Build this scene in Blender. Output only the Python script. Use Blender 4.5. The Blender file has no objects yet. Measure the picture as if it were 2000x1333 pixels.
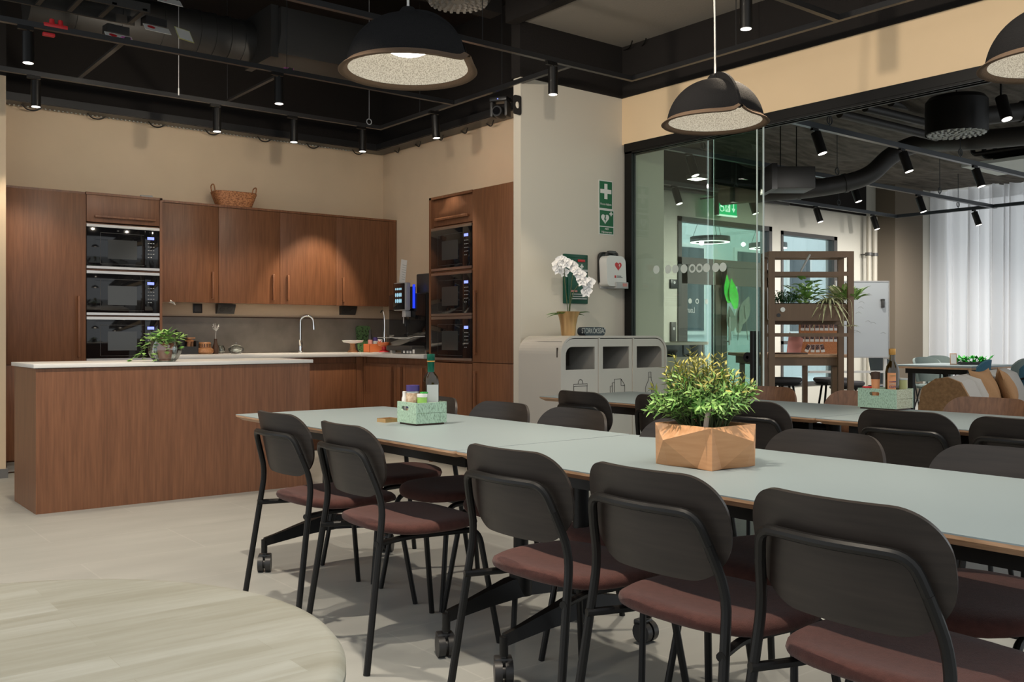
import bpy, bmesh, math, random
from mathutils import Vector, Matrix, noise
random.seed(7)
SC = bpy.context.scene
COL = SC.collection
PI = math.pi

# ------------------------------------------------------------------ camera
F, HY, A, H = 1850.0, 655.0, math.radians(51.5), 1.09
S, C = math.sin(A), math.cos(A)
cd = bpy.data.cameras.new('camera')
cam = bpy.data.objects.new('camera', cd)
COL.objects.link(cam)
cam.location = (0, 0, H)
cam.rotation_euler = (PI / 2, 0, A - PI / 2)
cd.sensor_width = 36
cd.lens = F / 2000 * 36
cd.shift_y = -(666.5 - HY) / 2000
cd.clip_start = 0.05
SC.camera = cam
SC.view_settings.view_transform = 'Standard'
SC.view_settings.look = 'None'
SC.view_settings.exposure = 0.4
SC.view_settings.gamma = 1.0
SC.view_settings.use_curve_mapping = False
SC.cycles.use_denoising = True
SC.cycles.max_bounces = 7
SC.cycles.diffuse_bounces = 4
SC.cycles.glossy_bounces = 3
SC.cycles.transmission_bounces = 4
SC.cycles.transparent_max_bounces = 16
SC.cycles.caustics_reflective = False
SC.cycles.caustics_refractive = False
SC.cycles.sample_clamp_indirect = 6.0


def at(u, v, X=None, Y=None, Z=None):
    """the point of the place seen at (u, v) of the photograph on the plane X=, Y= or Z="""
    r, d = (u - 1000) / F, -(v - HY) / F
    w = Vector((r * S + C, -r * C + S, d))
    t = X / w.x if X is not None else Y / w.y if Y is not None else (Z - H) / w.z
    return w * t + Vector((0, 0, H))


def atf(u, v, fw):
    """the same at a distance along the view direction"""
    r, d = (u - 1000) / F, -(v - HY) / F
    return Vector((r * S + C, -r * C + S, d)) * fw + Vector((0, 0, H))


# ------------------------------------------------------------------ materials
def mat(name, col, rough=0.5, metal=0.0, spec=0.5, bump=None, vary=None, emit=None, coat=0.0, sheen=0.0):
    m = bpy.data.materials.new(name)
    m.use_nodes = True
    nt = m.node_tree
    b = nt.nodes['Principled BSDF']
    b.inputs['Base Color'].default_value = (*col, 1)
    b.inputs['Roughness'].default_value = rough
    b.inputs['Metallic'].default_value = metal
    b.inputs['Specular IOR Level'].default_value = spec
    b.inputs['Coat Weight'].default_value = coat
    b.inputs['Sheen Weight'].default_value = sheen
    if emit:
        b.inputs['Emission Color'].default_value = (*emit[0], 1)
        b.inputs['Emission Strength'].default_value = emit[1]
    tc = nt.nodes.new('ShaderNodeTexCoord')
    if vary:      # (scale, amount, (sx, sy, sz))
        mp = nt.nodes.new('ShaderNodeMapping')
        mp.inputs['Scale'].default_value = vary[2] if len(vary) > 2 else (1, 1, 1)
        nt.links.new(tc.outputs['Object'], mp.inputs[0])
        n = nt.nodes.new('ShaderNodeTexNoise')
        n.inputs['Scale'].default_value = vary[0]
        n.inputs['Detail'].default_value = 5
        nt.links.new(mp.outputs[0], n.inputs['Vector'])
        r = nt.nodes.new('ShaderNodeValToRGB')
        k = vary[1]
        r.color_ramp.elements[0].color = (*[max(0, c * (1 - k)) for c in col], 1)
        r.color_ramp.elements[1].color = (*[min(1, c * (1 + k)) for c in col], 1)
        r.color_ramp.elements[0].position = 0.3
        r.color_ramp.elements[1].position = 0.7
        nt.links.new(n.outputs['Fac'], r.inputs[0])
        nt.links.new(r.outputs[0], b.inputs['Base Color'])
    if bump:      # (scale, strength)
        n2 = nt.nodes.new('ShaderNodeTexNoise')
        n2.inputs['Scale'].default_value = bump[0]
        n2.inputs['Detail'].default_value = 4
        nt.links.new(tc.outputs['Object'], n2.inputs['Vector'])
        bp = nt.nodes.new('ShaderNodeBump')
        bp.inputs['Strength'].default_value = bump[1]
        bp.inputs['Distance'].default_value = 0.02
        nt.links.new(n2.outputs['Fac'], bp.inputs['Height'])
        nt.links.new(bp.outputs[0], b.inputs['Normal'])
    return m


def wood(name, dark, light, rough=0.4, stretch=(14, 14, 0.7), fine=6.0, coat=0.0):
    m = mat(name, light, rough, coat=coat)
    nt = m.node_tree
    b = nt.nodes['Principled BSDF']
    tc = nt.nodes.new('ShaderNodeTexCoord')
    mp = nt.nodes.new('ShaderNodeMapping')
    mp.inputs['Scale'].default_value = stretch
    nt.links.new(tc.outputs['Object'], mp.inputs[0])
    a = nt.nodes.new('ShaderNodeTexNoise')
    a.inputs['Scale'].default_value = 1.0
    a.inputs['Detail'].default_value = 4
    nt.links.new(mp.outputs[0], a.inputs['Vector'])
    mp2 = nt.nodes.new('ShaderNodeMapping')
    mp2.inputs['Scale'].default_value = tuple(s * fine for s in stretch)
    nt.links.new(tc.outputs['Object'], mp2.inputs[0])
    c = nt.nodes.new('ShaderNodeTexNoise')
    c.inputs['Scale'].default_value = 1.0
    c.inputs['Detail'].default_value = 6
    nt.links.new(mp2.outputs[0], c.inputs['Vector'])
    mx = nt.nodes.new('ShaderNodeMath')
    mx.operation = 'MULTIPLY_ADD'
    nt.links.new(c.outputs['Fac'], mx.inputs[0])
    mx.inputs[1].default_value = 0.75
    sc = nt.nodes.new('ShaderNodeMath')
    sc.operation = 'MULTIPLY'
    sc.inputs[1].default_value = 0.4
    nt.links.new(a.outputs['Fac'], sc.inputs[0])
    nt.links.new(sc.outputs[0], mx.inputs[2])
    r = nt.nodes.new('ShaderNodeValToRGB')
    r.color_ramp.elements[0].position = 0.40
    r.color_ramp.elements[0].color = (*dark, 1)
    r.color_ramp.elements[1].position = 0.72
    r.color_ramp.elements[1].color = (*light, 1)
    nt.links.new(mx.outputs[0], r.inputs[0])
    nt.links.new(r.outputs[0], b.inputs['Base Color'])
    return m


def thin_glass(name, tint, gloss=0.08, rough=0.0, grazing=0.6):
    """clear sheet glass: see-through with a mirror film that grows at grazing angles"""
    m = bpy.data.materials.new(name)
    m.use_nodes = True
    nt = m.node_tree
    nt.nodes.clear()
    o = nt.nodes.new('ShaderNodeOutputMaterial')
    t = nt.nodes.new('ShaderNodeBsdfTransparent')
    t.inputs[0].default_value = (*tint, 1)
    g = nt.nodes.new('ShaderNodeBsdfGlossy')
    g.inputs['Roughness'].default_value = rough
    lw = nt.nodes.new('ShaderNodeLayerWeight')
    lw.inputs[0].default_value = 0.25
    ml = nt.nodes.new('ShaderNodeMath')
    ml.operation = 'MULTIPLY_ADD'
    ml.inputs[1].default_value = grazing
    ml.inputs[2].default_value = gloss
    nt.links.new(lw.outputs['Fresnel'], ml.inputs[0])
    mx = nt.nodes.new('ShaderNodeMixShader')
    nt.links.new(ml.outputs[0], mx.inputs[0])
    nt.links.new(t.outputs[0], mx.inputs[1])
    nt.links.new(g.outputs[0], mx.inputs[2])
    nt.links.new(mx.outputs[0], o.inputs[0])
    return m


def cloth_translucent(name, col, through):
    m = bpy.data.materials.new(name)
    m.use_nodes = True
    nt = m.node_tree
    nt.nodes.clear()
    o = nt.nodes.new('ShaderNodeOutputMaterial')
    d = nt.nodes.new('ShaderNodeBsdfDiffuse')
    d.inputs[0].default_value = (*col, 1)
    t = nt.nodes.new('ShaderNodeBsdfTranslucent')
    t.inputs[0].default_value = (*col, 1)
    p = nt.nodes.new('ShaderNodeBsdfTransparent')
    mx = nt.nodes.new('ShaderNodeMixShader')
    mx.inputs[0].default_value = 0.55
    nt.links.new(d.outputs[0], mx.inputs[1])
    nt.links.new(t.outputs[0], mx.inputs[2])
    m2 = nt.nodes.new('ShaderNodeMixShader')
    m2.inputs[0].default_value = through
    nt.links.new(mx.outputs[0], m2.inputs[1])
    nt.links.new(p.outputs[0], m2.inputs[2])
    nt.links.new(m2.outputs[0], o.inputs[0])
    return m


def floor_mat():
    m = mat('floor tiles', (0.60, 0.56, 0.50), 0.38)
    nt = m.node_tree
    b = nt.nodes['Principled BSDF']
    tc = nt.nodes.new('ShaderNodeTexCoord')
    br = nt.nodes.new('ShaderNodeTexBrick')
    br.inputs['Scale'].default_value = 1.0
    br.inputs['Brick Width'].default_value = 1.2
    br.inputs['Row Height'].default_value = 0.6
    br.inputs['Mortar Size'].default_value = 0.004
    br.inputs['Color1'].default_value = (0.315, 0.318, 0.298, 1)
    br.inputs['Color2'].default_value = (0.336, 0.338, 0.315, 1)
    br.inputs['Mortar'].default_value = (0.37, 0.37, 0.345, 1)
    nt.links.new(tc.outputs['Object'], br.inputs['Vector'])
    mp = nt.nodes.new('ShaderNodeMapping')
    mp.inputs['Scale'].default_value = (0.8, 3.0, 1)
    nt.links.new(tc.outputs['Object'], mp.inputs[0])
    n = nt.nodes.new('ShaderNodeTexNoise')
    n.inputs['Scale'].default_value = 2.0
    n.inputs['Detail'].default_value = 6
    nt.links.new(mp.outputs[0], n.inputs['Vector'])
    r = nt.nodes.new('ShaderNodeValToRGB')
    r.color_ramp.elements[0].position = 0.3
    r.color_ramp.elements[0].color = (0.86, 0.86, 0.86, 1)
    r.color_ramp.elements[1].position = 0.7
    r.color_ramp.elements[1].color = (1, 1, 1, 1)
    nt.links.new(n.outputs['Fac'], r.inputs[0])
    mx = nt.nodes.new('ShaderNodeMixRGB')
    mx.blend_type = 'MULTIPLY'
    mx.inputs[0].default_value = 1
    nt.links.new(br.outputs['Color'], mx.inputs[1])
    nt.links.new(r.outputs[0], mx.inputs[2])
    nt.links.new(mx.outputs[0], b.inputs['Base Color'])
    return m


def felt_mat():
    """grey-white pressed felt with dark fibres"""
    m = mat('grey felt lining', (0.62, 0.6, 0.56), 0.95, spec=0.1)
    nt = m.node_tree
    b = nt.nodes['Principled BSDF']
    tc = nt.nodes.new('ShaderNodeTexCoord')
    n = nt.nodes.new('ShaderNodeTexNoise')
    n.inputs['Scale'].default_value = 210
    n.inputs['Detail'].default_value = 8
    nt.links.new(tc.outputs['Object'], n.inputs['Vector'])
    r = nt.nodes.new('ShaderNodeValToRGB')
    r.color_ramp.elements[0].position = 0.36
    r.color_ramp.elements[0].color = (0.26, 0.245, 0.215, 1)
    r.color_ramp.elements[1].position = 0.58
    r.color_ramp.elements[1].color = (0.50, 0.485, 0.44, 1)
    nt.links.new(n.outputs['Fac'], r.inputs[0])
    nt.links.new(r.outputs[0], b.inputs['Base Color'])
    return m


def two_tone(name, c1, c2, scale, lo=0.45, hi=0.6, rough=0.6, stretch=(1, 1, 1), kind='noise'):
    m = mat(name, c1, rough)
    nt = m.node_tree
    b = nt.nodes['Principled BSDF']
    tc = nt.nodes.new('ShaderNodeTexCoord')
    mp = nt.nodes.new('ShaderNodeMapping')
    mp.inputs['Scale'].default_value = stretch
    nt.links.new(tc.outputs['Object'], mp.inputs[0])
    if kind == 'voronoi':
        n = nt.nodes.new('ShaderNodeTexVoronoi')
        out = n.outputs['Distance']
    else:
        n = nt.nodes.new('ShaderNodeTexNoise')
        n.inputs['Detail'].default_value = 6
        out = n.outputs['Fac']
    n.inputs['Scale'].default_value = scale
    nt.links.new(mp.outputs[0], n.inputs['Vector'])
    r = nt.nodes.new('ShaderNodeValToRGB')
    r.color_ramp.elements[0].position = lo
    r.color_ramp.elements[0].color = (*c1, 1)
    r.color_ramp.elements[1].position = hi
    r.color_ramp.elements[1].color = (*c2, 1)
    nt.links.new(out, r.inputs[0])
    nt.links.new(r.outputs[0], b.inputs['Base Color'])
    return m


W_CAB = wood('brown stained oak', (0.138, 0.055, 0.024), (0.212, 0.088, 0.040), 0.45)
W_HND = wood('brown oak handle', (0.135, 0.050, 0.021), (0.25, 0.105, 0.048), 0.42)
W_EDGE = wood('table edge oak', (0.30, 0.17, 0.09), (0.48, 0.29, 0.17), 0.5, (3, 3, 30))
def staves():
    """pale butcher block: short staves glued side by side"""
    m = wood('pale ash butcher block', (0.245, 0.24, 0.20), (0.30, 0.30, 0.265), 0.38, (3, 30, 3), 3)
    nt = m.node_tree
    b = nt.nodes['Principled BSDF']
    src = b.inputs['Base Color'].links[0].from_socket
    tc = nt.nodes.new('ShaderNodeTexCoord')
    br = nt.nodes.new('ShaderNodeTexBrick')
    br.inputs['Scale'].default_value = 1
    br.inputs['Brick Width'].default_value = .30
    br.inputs['Row Height'].default_value = .044
    br.inputs['Mortar Size'].default_value = .0004
    br.inputs['Color1'].default_value = (.86, .85, .81, 1)
    br.inputs['Color2'].default_value = (1.06, 1.07, 1.08, 1)
    br.inputs['Mortar'].default_value = (.85, .84, .8, 1)
    nt.links.new(tc.outputs['Object'], br.inputs['Vector'])
    mx = nt.nodes.new('ShaderNodeMixRGB')
    mx.blend_type = 'MULTIPLY'
    mx.inputs[0].default_value = 1
    nt.links.new(src, mx.inputs[1])
    nt.links.new(br.outputs['Color'], mx.inputs[2])
    nt.links.new(mx.outputs[0], b.inputs['Base Color'])
    return m


W_ROUND = staves()
W_PLANT = wood('golden planter wood', (0.50, 0.245, 0.108), (0.57, 0.295, 0.140), 0.5, (5, 5, 40), 2)
W_FRAME = wood('tan powder coated frame', (0.135, 0.078, 0.043), (0.155, 0.09, 0.05), 0.5)
W_DARK = wood('walnut chair back', (0.10, 0.045, 0.022), (0.19, 0.09, 0.045), 0.45)
W_CORK = two_tone('orange cork', (0.42, 0.15, 0.05), (0.55, 0.22, 0.08), 120)
M_FLOOR = floor_mat()
M_PIL = mat('off white wall paint', (0.66, 0.61, 0.52), 0.85, spec=0.2)
M_WALL = mat('beige wall paint', (0.68, 0.54, 0.385), 0.85, spec=0.2, vary=(3, 0.03))
M_BEAM = mat('warm beige wall paint', (0.82, 0.62, 0.40), 0.85, spec=0.2, vary=(3, 0.02))
M_GREY = mat('grey skirting', (0.16, 0.16, 0.16), 0.6)
M_BLACKP = mat('black ceiling paint', (0.019, 0.0165, 0.0155), 0.85, spec=0.15, bump=(80, 0.15))
M_SLAB = mat('dark grey slab paint', (0.26, 0.235, 0.21), 0.85, spec=0.2, bump=(60, 0.1))
M_SPRAY = mat('dark sprayed insulation', (0.085, 0.074, 0.062), 0.9, spec=0.2, bump=(7, 1.0), vary=(2.5, 0.5, (1, 4, 1)))
M_BLACK = mat('black powder coat', (0.0055, 0.005, 0.0046), 0.40, spec=0.25)
M_DUCT = mat('black duct', (0.022, 0.020, 0.018), 0.55)
M_TRACK = mat('black track', (0.016, 0.016, 0.017), 0.35)
M_TRACKB = mat('slate track', (0.03, 0.036, 0.043), 0.35)
M_CHAIRB = mat('black stained veneer', (0.022, 0.0165, 0.0135), 0.45, spec=0.35, vary=(3, 0.25, (2, 2, 30)))
M_FABRIC = mat('maroon wool', (0.066, 0.025, 0.020), 0.9, spec=0.2, bump=(400, 0.25), vary=(60, 0.15), sheen=0.1)
M_TOP = mat('white linoleum top', (0.222, 0.268, 0.276), 0.42, spec=0.4, vary=(2, 0.02))
M_STONE = mat('white stone worktop', (0.68, 0.67, 0.65), 0.3)
M_CONC = two_tone('concrete splash panel', (0.17, 0.145, 0.12), (0.245, 0.215, 0.185), 5, 0.3, 0.7, 0.35)
M_STEEL = mat('brushed steel', (0.60, 0.56, 0.52), 0.28, 1.0, vary=(30, 0.2, (0.4, 6, 20)))
M_CHROME = mat('chrome', (0.75, 0.74, 0.72), 0.08, 1.0)
M_GLOSSB = mat('black glass front', (0.006, 0.006, 0.007), 0.06, spec=0.5)
M_GLOSS2 = mat('dark oven window', (0.045, 0.047, 0.046), 0.12, spec=0.5)
M_PLASTB = mat('black plastic', (0.018, 0.017, 0.017), 0.4)
M_DGREY = mat('dark grey plastic', (0.05, 0.048, 0.046), 0.45)
M_LGREY = mat('light grey metal', (0.42, 0.42, 0.42), 0.4)
M_BIN = mat('cream powder coat', (0.53, 0.495, 0.44), 0.45)
M_BIND = mat('dark bin inside', (0.045, 0.036, 0.028), 0.7)
M_LINE = mat('black icon line', (0.012, 0.012, 0.012), 0.6)
M_WHITE = mat('white plastic', (0.74, 0.73, 0.70), 0.4)
M_PAPER = mat('white paper', (0.76, 0.75, 0.72), 0.8)
M_GREEN = mat('safety green', (0.0, 0.11, 0.035), 0.5)
M_DKGREEN = mat('dark green board', (0.0, 0.065, 0.035), 0.35)
M_RED = mat('red', (0.55, 0.02, 0.025), 0.45)
M_ORANGE = mat('orange enamel', (0.62, 0.17, 0.06), 0.4)
M_PINK = mat('pink paper', (0.62, 0.28, 0.25), 0.8)
M_MAGENTA = mat('pink tape', (0.45, 0.12, 0.33), 0.6)
M_GOLD = mat('gold ceramic', (0.55, 0.34, 0.15), 0.28, 0.6, vary=(8, 0.25, (1, 1, 0.3)))
M_TERRA = mat('terracotta', (0.33, 0.11, 0.06), 0.8)
M_SOIL = mat('soil', (0.03, 0.02, 0.014), 0.95)
M_WICKER = two_tone('orange wicker', (0.22, 0.075, 0.025), (0.55, 0.24, 0.10), 55, 0.4, 0.6, 0.6, (1, 1, 3))
M_CRATE = two_tone('mint limewashed wood', (0.40, 0.56, 0.43), (0.16, 0.23, 0.16), 210, 0.46, 0.70, 0.75, (1.4, 1.4, 0.45))
M_CRATEW = two_tone('worn cream limewashed wood', (0.50, 0.52, 0.38), (0.22, 0.20, 0.12), 210, 0.46, 0.70, 0.75, (0.5, 0.5, 2))
M_BROWN = mat('dark brown wood', (0.055, 0.025, 0.013), 0.6)
M_COPPER = wood('turned orange wood', (0.30, 0.13, 0.05), (0.45, 0.22, 0.10), 0.4, (10, 10, 10))
M_LEAF = mat('green leaf', (0.10, 0.26, 0.045), 0.5, vary=(20, 0.4))
M_LEAF2 = mat('light green leaf', (0.27, 0.46, 0.12), 0.5, vary=(20, 0.35))
M_LEAFY = mat('yellow green leaf', (0.42, 0.38, 0.09), 0.5, vary=(20, 0.25))
M_LEAFD = mat('dark green leaf', (0.035, 0.10, 0.028), 0.4, vary=(20, 0.4))
M_LEAFS = mat('pale striped leaf', (0.58, 0.58, 0.34), 0.5, vary=(30, 0.35))
M_NEON = mat('vivid green leaf', (0.02, 0.42, 0.03), 0.5, vary=(20, 0.3))
M_PETAL = mat('white petal', (0.82, 0.81, 0.80), 0.6)
M_STEM = mat('plant stem', (0.06, 0.08, 0.025), 0.6)
M_BARK = mat('pale branch', (0.42, 0.34, 0.27), 0.8)
M_FELT = felt_mat()
M_FELTB = mat('black felt', (0.013, 0.0125, 0.013), 0.95, spec=0.15, bump=(220, 0.4))
M_FELTE = mat('brown felt edge', (0.14, 0.095, 0.065), 0.95, spec=0.1, bump=(200, 0.3))
M_CORD = mat('white cord', (0.62, 0.60, 0.56), 0.6)
M_BULB = mat('lit lamp diffuser', (1, 1, 1), 0.5, emit=((1.0, 0.93, 0.82), 5.0))
M_LED = mat('lit spot lens', (1, 1, 1), 0.5, emit=((1.0, 0.93, 0.82), 4.0))
M_DISP = mat('blue display', (0.1, 0.1, 0.5), 0.4, emit=((0.22, 0.28, 1.0), 1.3))
M_BLUE = mat('blue light strip', (0.0, 0.02, 0.3), 0.4, emit=((0.02, 0.05, 1.0), 0.9))
M_SCREEN = mat('pale blue icons', (0.3, 0.5, 0.6), 0.4, emit=((0.35, 0.65, 0.8), 0.55))
M_EXIT = mat('lit exit green', (0.0, 0.3, 0.1), 0.5, emit=((0.0, 0.42, 0.16), 1.1))
M_EXITW = mat('lit exit white', (0.8, 0.9, 0.85), 0.5, emit=((0.75, 1.0, 0.88), 0.8))
M_GLASS = thin_glass('green tinted wall glass', (0.82, 0.90, 0.84), 0.03, 0.0, 0.45)
M_PANE = thin_glass('window glass', (0.82, 0.90, 0.90), 0.02, 0.0, 0.3)
M_CLEAR = thin_glass('clear glass', (0.93, 0.96, 0.95), 0.07, 0.02, 0.8)
M_OIL = thin_glass('olive glass', (0.42, 0.36, 0.10), 0.06, 0.03, 0.7)
M_FROST = mat('frosted film', (0.55, 0.62, 0.58), 0.7)
M_CURT = cloth_translucent('white sheer curtain', (0.78, 0.78, 0.79), 0.10)
M_PIPE = mat('beige painted pipe', (0.40, 0.37, 0.31), 0.5)
M_WALL2 = mat('pale grey green wall paint', (0.50, 0.485, 0.43), 0.85, spec=0.2, vary=(2, 0.03))
M_PILL = mat('shaded pillar paint', (0.15, 0.124, 0.095), 0.85, spec=0.2)  # side face shading put into a darker pillar colour
M_WBOARD = mat('whiteboard enamel', (0.48, 0.51, 0.53), 0.25)
M_SOFA = mat('tan boucle', (0.26, 0.145, 0.072), 0.95, spec=0.15, bump=(150, 0.4), vary=(40, 0.2))
M_SOFA2 = mat('pale grey upholstery', (0.36, 0.34, 0.31), 0.95, spec=0.15, bump=(150, 0.3))
M_PILLOW = mat('camel cushion', (0.30, 0.17, 0.085), 0.95, spec=0.15, bump=(120, 0.3))
M_TEAL = mat('grey green upholstery', (0.13, 0.165, 0.155), 0.9)
M_TEALB = mat('petrol blue upholstery', (0.03, 0.10, 0.15), 0.9)
M_TEALG = mat('slate upholstery', (0.06, 0.075, 0.085), 0.9)
M_STOOL = mat('grey stool fabric', (0.085, 0.08, 0.085), 0.9)
M_DESK = mat('reception cream', (0.42, 0.40, 0.33), 0.5)
M_FACADE = mat('pale facade plaster', (0.62, 0.66, 0.66), 0.9)
M_FACADEP = mat('dusty pink facade', (0.48, 0.33, 0.28), 0.9)
M_PURPLE = mat('purple lid', (0.05, 0.03, 0.16), 0.4)
M_SEEDS = two_tone('beige seeds', (0.34, 0.22, 0.13), (0.55, 0.42, 0.29), 60)
M_LIME = mat('lime green tub', (0.28, 0.52, 0.10), 0.45)
M_LIMED = mat('green lid', (0.03, 0.32, 0.05), 0.45)
M_FOILG = mat('dark green foil', (0.0, 0.10, 0.055), 0.3, 0.4)
M_LABEL = mat('grey paper label', (0.48, 0.50, 0.48), 0.7)
M_LABELO = mat('orange label', (0.72, 0.30, 0.13), 0.6)
M_CAPG = mat('gold cap', (0.55, 0.28, 0.07), 0.35, 0.6)
M_TIN = mat('yellow green tin', (0.36, 0.36, 0.14), 0.5)
M_POTTERY = two_tone('dark green patterned tray', (0.012, 0.03, 0.015), (0.10, 0.20, 0.08), 60, 0.4, 0.5, 0.4)
M_PHOTO = two_tone('photo print', (0.03, 0.018, 0.02), (0.25, 0.13, 0.11), 90, 0.45, 0.6)
M_TOWEL = two_tone('white towel with black net pattern', (0.7, 0.68, 0.66), (0.10, 0.09, 0.09), 60, 0.30, 0.42, 0.9, (1, 1, 1), 'voronoi')
M_BAG = mat('dark blue roll', (0.012, 0.022, 0.035), 0.4)


# ------------------------------------------------------------------ geometry
def smooth_path(pts, k=6, closed=False):
    P = [Vector(p) for p in pts]
    n = len(P)
    out = []
    for i in range(n if closed else n - 1):
        p0 = P[(i - 1) % n] if closed or i > 0 else P[0] * 2 - P[1]
        p1, p2 = P[i], P[(i + 1) % n]
        p3 = P[(i + 2) % n] if closed or i < n - 2 else P[-1] * 2 - P[-2]
        for j in range(k):
            t = j / k
            out.append(0.5 * ((2 * p1) + (p2 - p0) * t + (2 * p0 - 5 * p1 + 4 * p2 - p3) * t * t + (3 * p1 - p0 - 3 * p2 + p3) * t ** 3))
    if not closed:
        out.append(P[-1])
    return out


def fillet(pts, r, k=5):
    P = [Vector(p) for p in pts]
    out = [P[0]]
    for i in range(1, len(P) - 1):
        a, b, c = P[i - 1], P[i], P[i + 1]
        d1, d2 = (a - b), (c - b)
        q = min(r, d1.length * 0.49, d2.length * 0.49)
        s, e = b + d1.normalized() * q, b + d2.normalized() * q
        for j in range(k + 1):
            t = j / k
            out.append(s * (1 - t) ** 2 + b * 2 * t * (1 - t) + e * t * t)
    out.append(P[-1])
    return out


def rrect(w, h, r, k=5, cx=0, cy=0):
    """rounded rectangle outline, counter-clockwise; r is one radius or four (bl, br, tr, tl)"""
    R = r if isinstance(r, (tuple, list)) else (r,) * 4
    out = []
    for (sx, sy, a0), q in zip(((-1, -1, PI), (1, -1, 1.5 * PI), (1, 1, 0), (-1, 1, 0.5 * PI)), R):
        x, y = cx + sx * (w / 2 - q), cy + sy * (h / 2 - q)
        if q <= 0:
            out.append((x, y))
            continue
        for j in range(k + 1):
            t = a0 + PI / 2 * j / k
            out.append((x + q * math.cos(t), y + q * math.sin(t)))
    return out


class G:
    """collects shapes for ONE mesh object"""
    def __init__(self):
        self.b = bmesh.new()
        self.m = 0

    def _faces(self, fs):
        for f in fs:
            f.material_index = self.m

    def quad(self, *ps):
        f = self.b.faces.new([self.b.verts.new(p) for p in ps])
        f.material_index = self.m
        return self

    def box(self, x0, x1, y0, y1, z0, z1, bev=0.0, seg=2):
        x0, x1 = min(x0, x1), max(x0, x1)
        y0, y1 = min(y0, y1), max(y0, y1)
        z0, z1 = min(z0, z1), max(z0, z1)
        v = [self.b.verts.new((x, y, z)) for x in (x0, x1) for y in (y0, y1) for z in (z0, z1)]
        fs = [self.b.faces.new([v[i] for i in q]) for q in ((0, 1, 3, 2), (4, 6, 7, 5), (0, 4, 5, 1), (2, 3, 7, 6), (0, 2, 6, 4), (1, 5, 7, 3))]
        self._faces(fs)
        if bev:
            es = {e for f in fs for e in f.edges}
            r = bmesh.ops.bevel(self.b, geom=list(es), offset=bev, segments=seg, affect='EDGES', profile=0.5)
            self._faces(r['faces'])
        return self

    def cbox(self, c, s, bev=0.0, rot=None):
        n0 = len(self.b.verts)
        self.box(-s[0] / 2, s[0] / 2, -s[1] / 2, s[1] / 2, -s[2] / 2, s[2] / 2, bev)
        M = Matrix.Translation(c) @ (rot.to_4x4() if rot is not None else Matrix())
        self.b.verts.ensure_lookup_table()
        for v in self.b.verts[n0:]:
            v.co = M @ v.co
        return self

    def tube(self, pts, r, n=8, closed=False, flat=1.0):
        P = [Vector(p) for p in pts]
        m = len(P)
        R = r if isinstance(r, (list, tuple)) else [r] * m
        rings = []
        up = None
        for i in range(m):
            if closed:
                t = P[(i + 1) % m] - P[(i - 1) % m]
            else:
                t = P[min(i + 1, m - 1)] - P[max(i - 1, 0)]
            if t.length < 1e-9:
                t = Vector((0, 0, 1))
            t.normalize()
            if up is None:
                up = Vector((0, 0, 1)) if abs(t.z) < 0.9 else Vector((1, 0, 0))
            up = up - t * up.dot(t)
            if up.length < 1e-6:
                up = t.orthogonal()
            up.normalize()
            s = t.cross(up)
            rings.append([self.b.verts.new(P[i] + (up * math.cos(a) * flat + s * math.sin(a)) * R[i]) for a in [2 * PI * j / n for j in range(n)]])
        fs = []
        for i in range(m if closed else m - 1):
            a, b = rings[i], rings[(i + 1) % m]
            for j in range(n):
                fs.append(self.b.faces.new((a[j], a[(j + 1) % n], b[(j + 1) % n], b[j])))
        if not closed:
            fs.append(self.b.faces.new(list(reversed(rings[0]))))
            fs.append(self.b.faces.new(rings[-1]))
        self._faces(fs)
        return self

    def cyl(self, p0, p1, r0, r1=None, n=16):
        return self.tube([p0, p1], [r0, r0 if r1 is None else r1], n)

    def lathe(self, prof, n=24, c=(0, 0, 0), cap=True, squash=(1, 1)):
        rings = []
        for r, z in prof:
            if r < 1e-6:
                rings.append([self.b.verts.new((c[0], c[1], c[2] + z))])
            else:
                rings.append([self.b.verts.new((c[0] + r * squash[0] * math.cos(2 * PI * j / n), c[1] + r * squash[1] * math.sin(2 * PI * j / n), c[2] + z)) for j in range(n)])
        fs = []
        for a, b in zip(rings, rings[1:]):
            for j in range(n):
                k = (j + 1) % n
                if len(a) == 1 and len(b) == 1:
                    continue
                if len(a) == 1:
                    fs.append(self.b.faces.new((a[0], b[k], b[j])))
                elif len(b) == 1:
                    fs.append(self.b.faces.new((a[j], a[k], b[0])))
                else:
                    fs.append(self.b.faces.new((a[j], a[k], b[k], b[j])))
        if cap:
            if len(rings[0]) > 1:
                fs.append(self.b.faces.new(list(reversed(rings[0]))))
            if len(rings[-1]) > 1:
                fs.append(self.b.faces.new(rings[-1]))
        self._faces(fs)
        return self

    def prism(self, poly, put, depth):
        """poly: 2D outline; put(a, b, d) -> 3D; extruded from d=0 to d=depth"""
        a = [self.b.verts.new(put(x, y, 0)) for x, y in poly]
        b = [self.b.verts.new(put(x, y, depth)) for x, y in poly]
        n = len(poly)
        fs = [self.b.faces.new(list(reversed(a))), self.b.faces.new(b)]
        for i in range(n):
            k = (i + 1) % n
            fs.append(self.b.faces.new((a[i], a[k], b[k], b[i])))
        self._faces(fs)
        return self

    def grid(self, fn, nu, nv, closed_u=False):
        V = [[self.b.verts.new(fn(i / (nu if closed_u else nu - 1) if nu > 1 else 0, j / (nv - 1))) for j in range(nv)] for i in range(nu)]
        fs = []
        for i in range(nu if closed_u else nu - 1):
            for j in range(nv - 1):
                a, b = V[i], V[(i + 1) % nu]
                fs.append(self.b.faces.new((a[j], b[j], b[j + 1], a[j + 1])))
        self._faces(fs)
        return self

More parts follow.
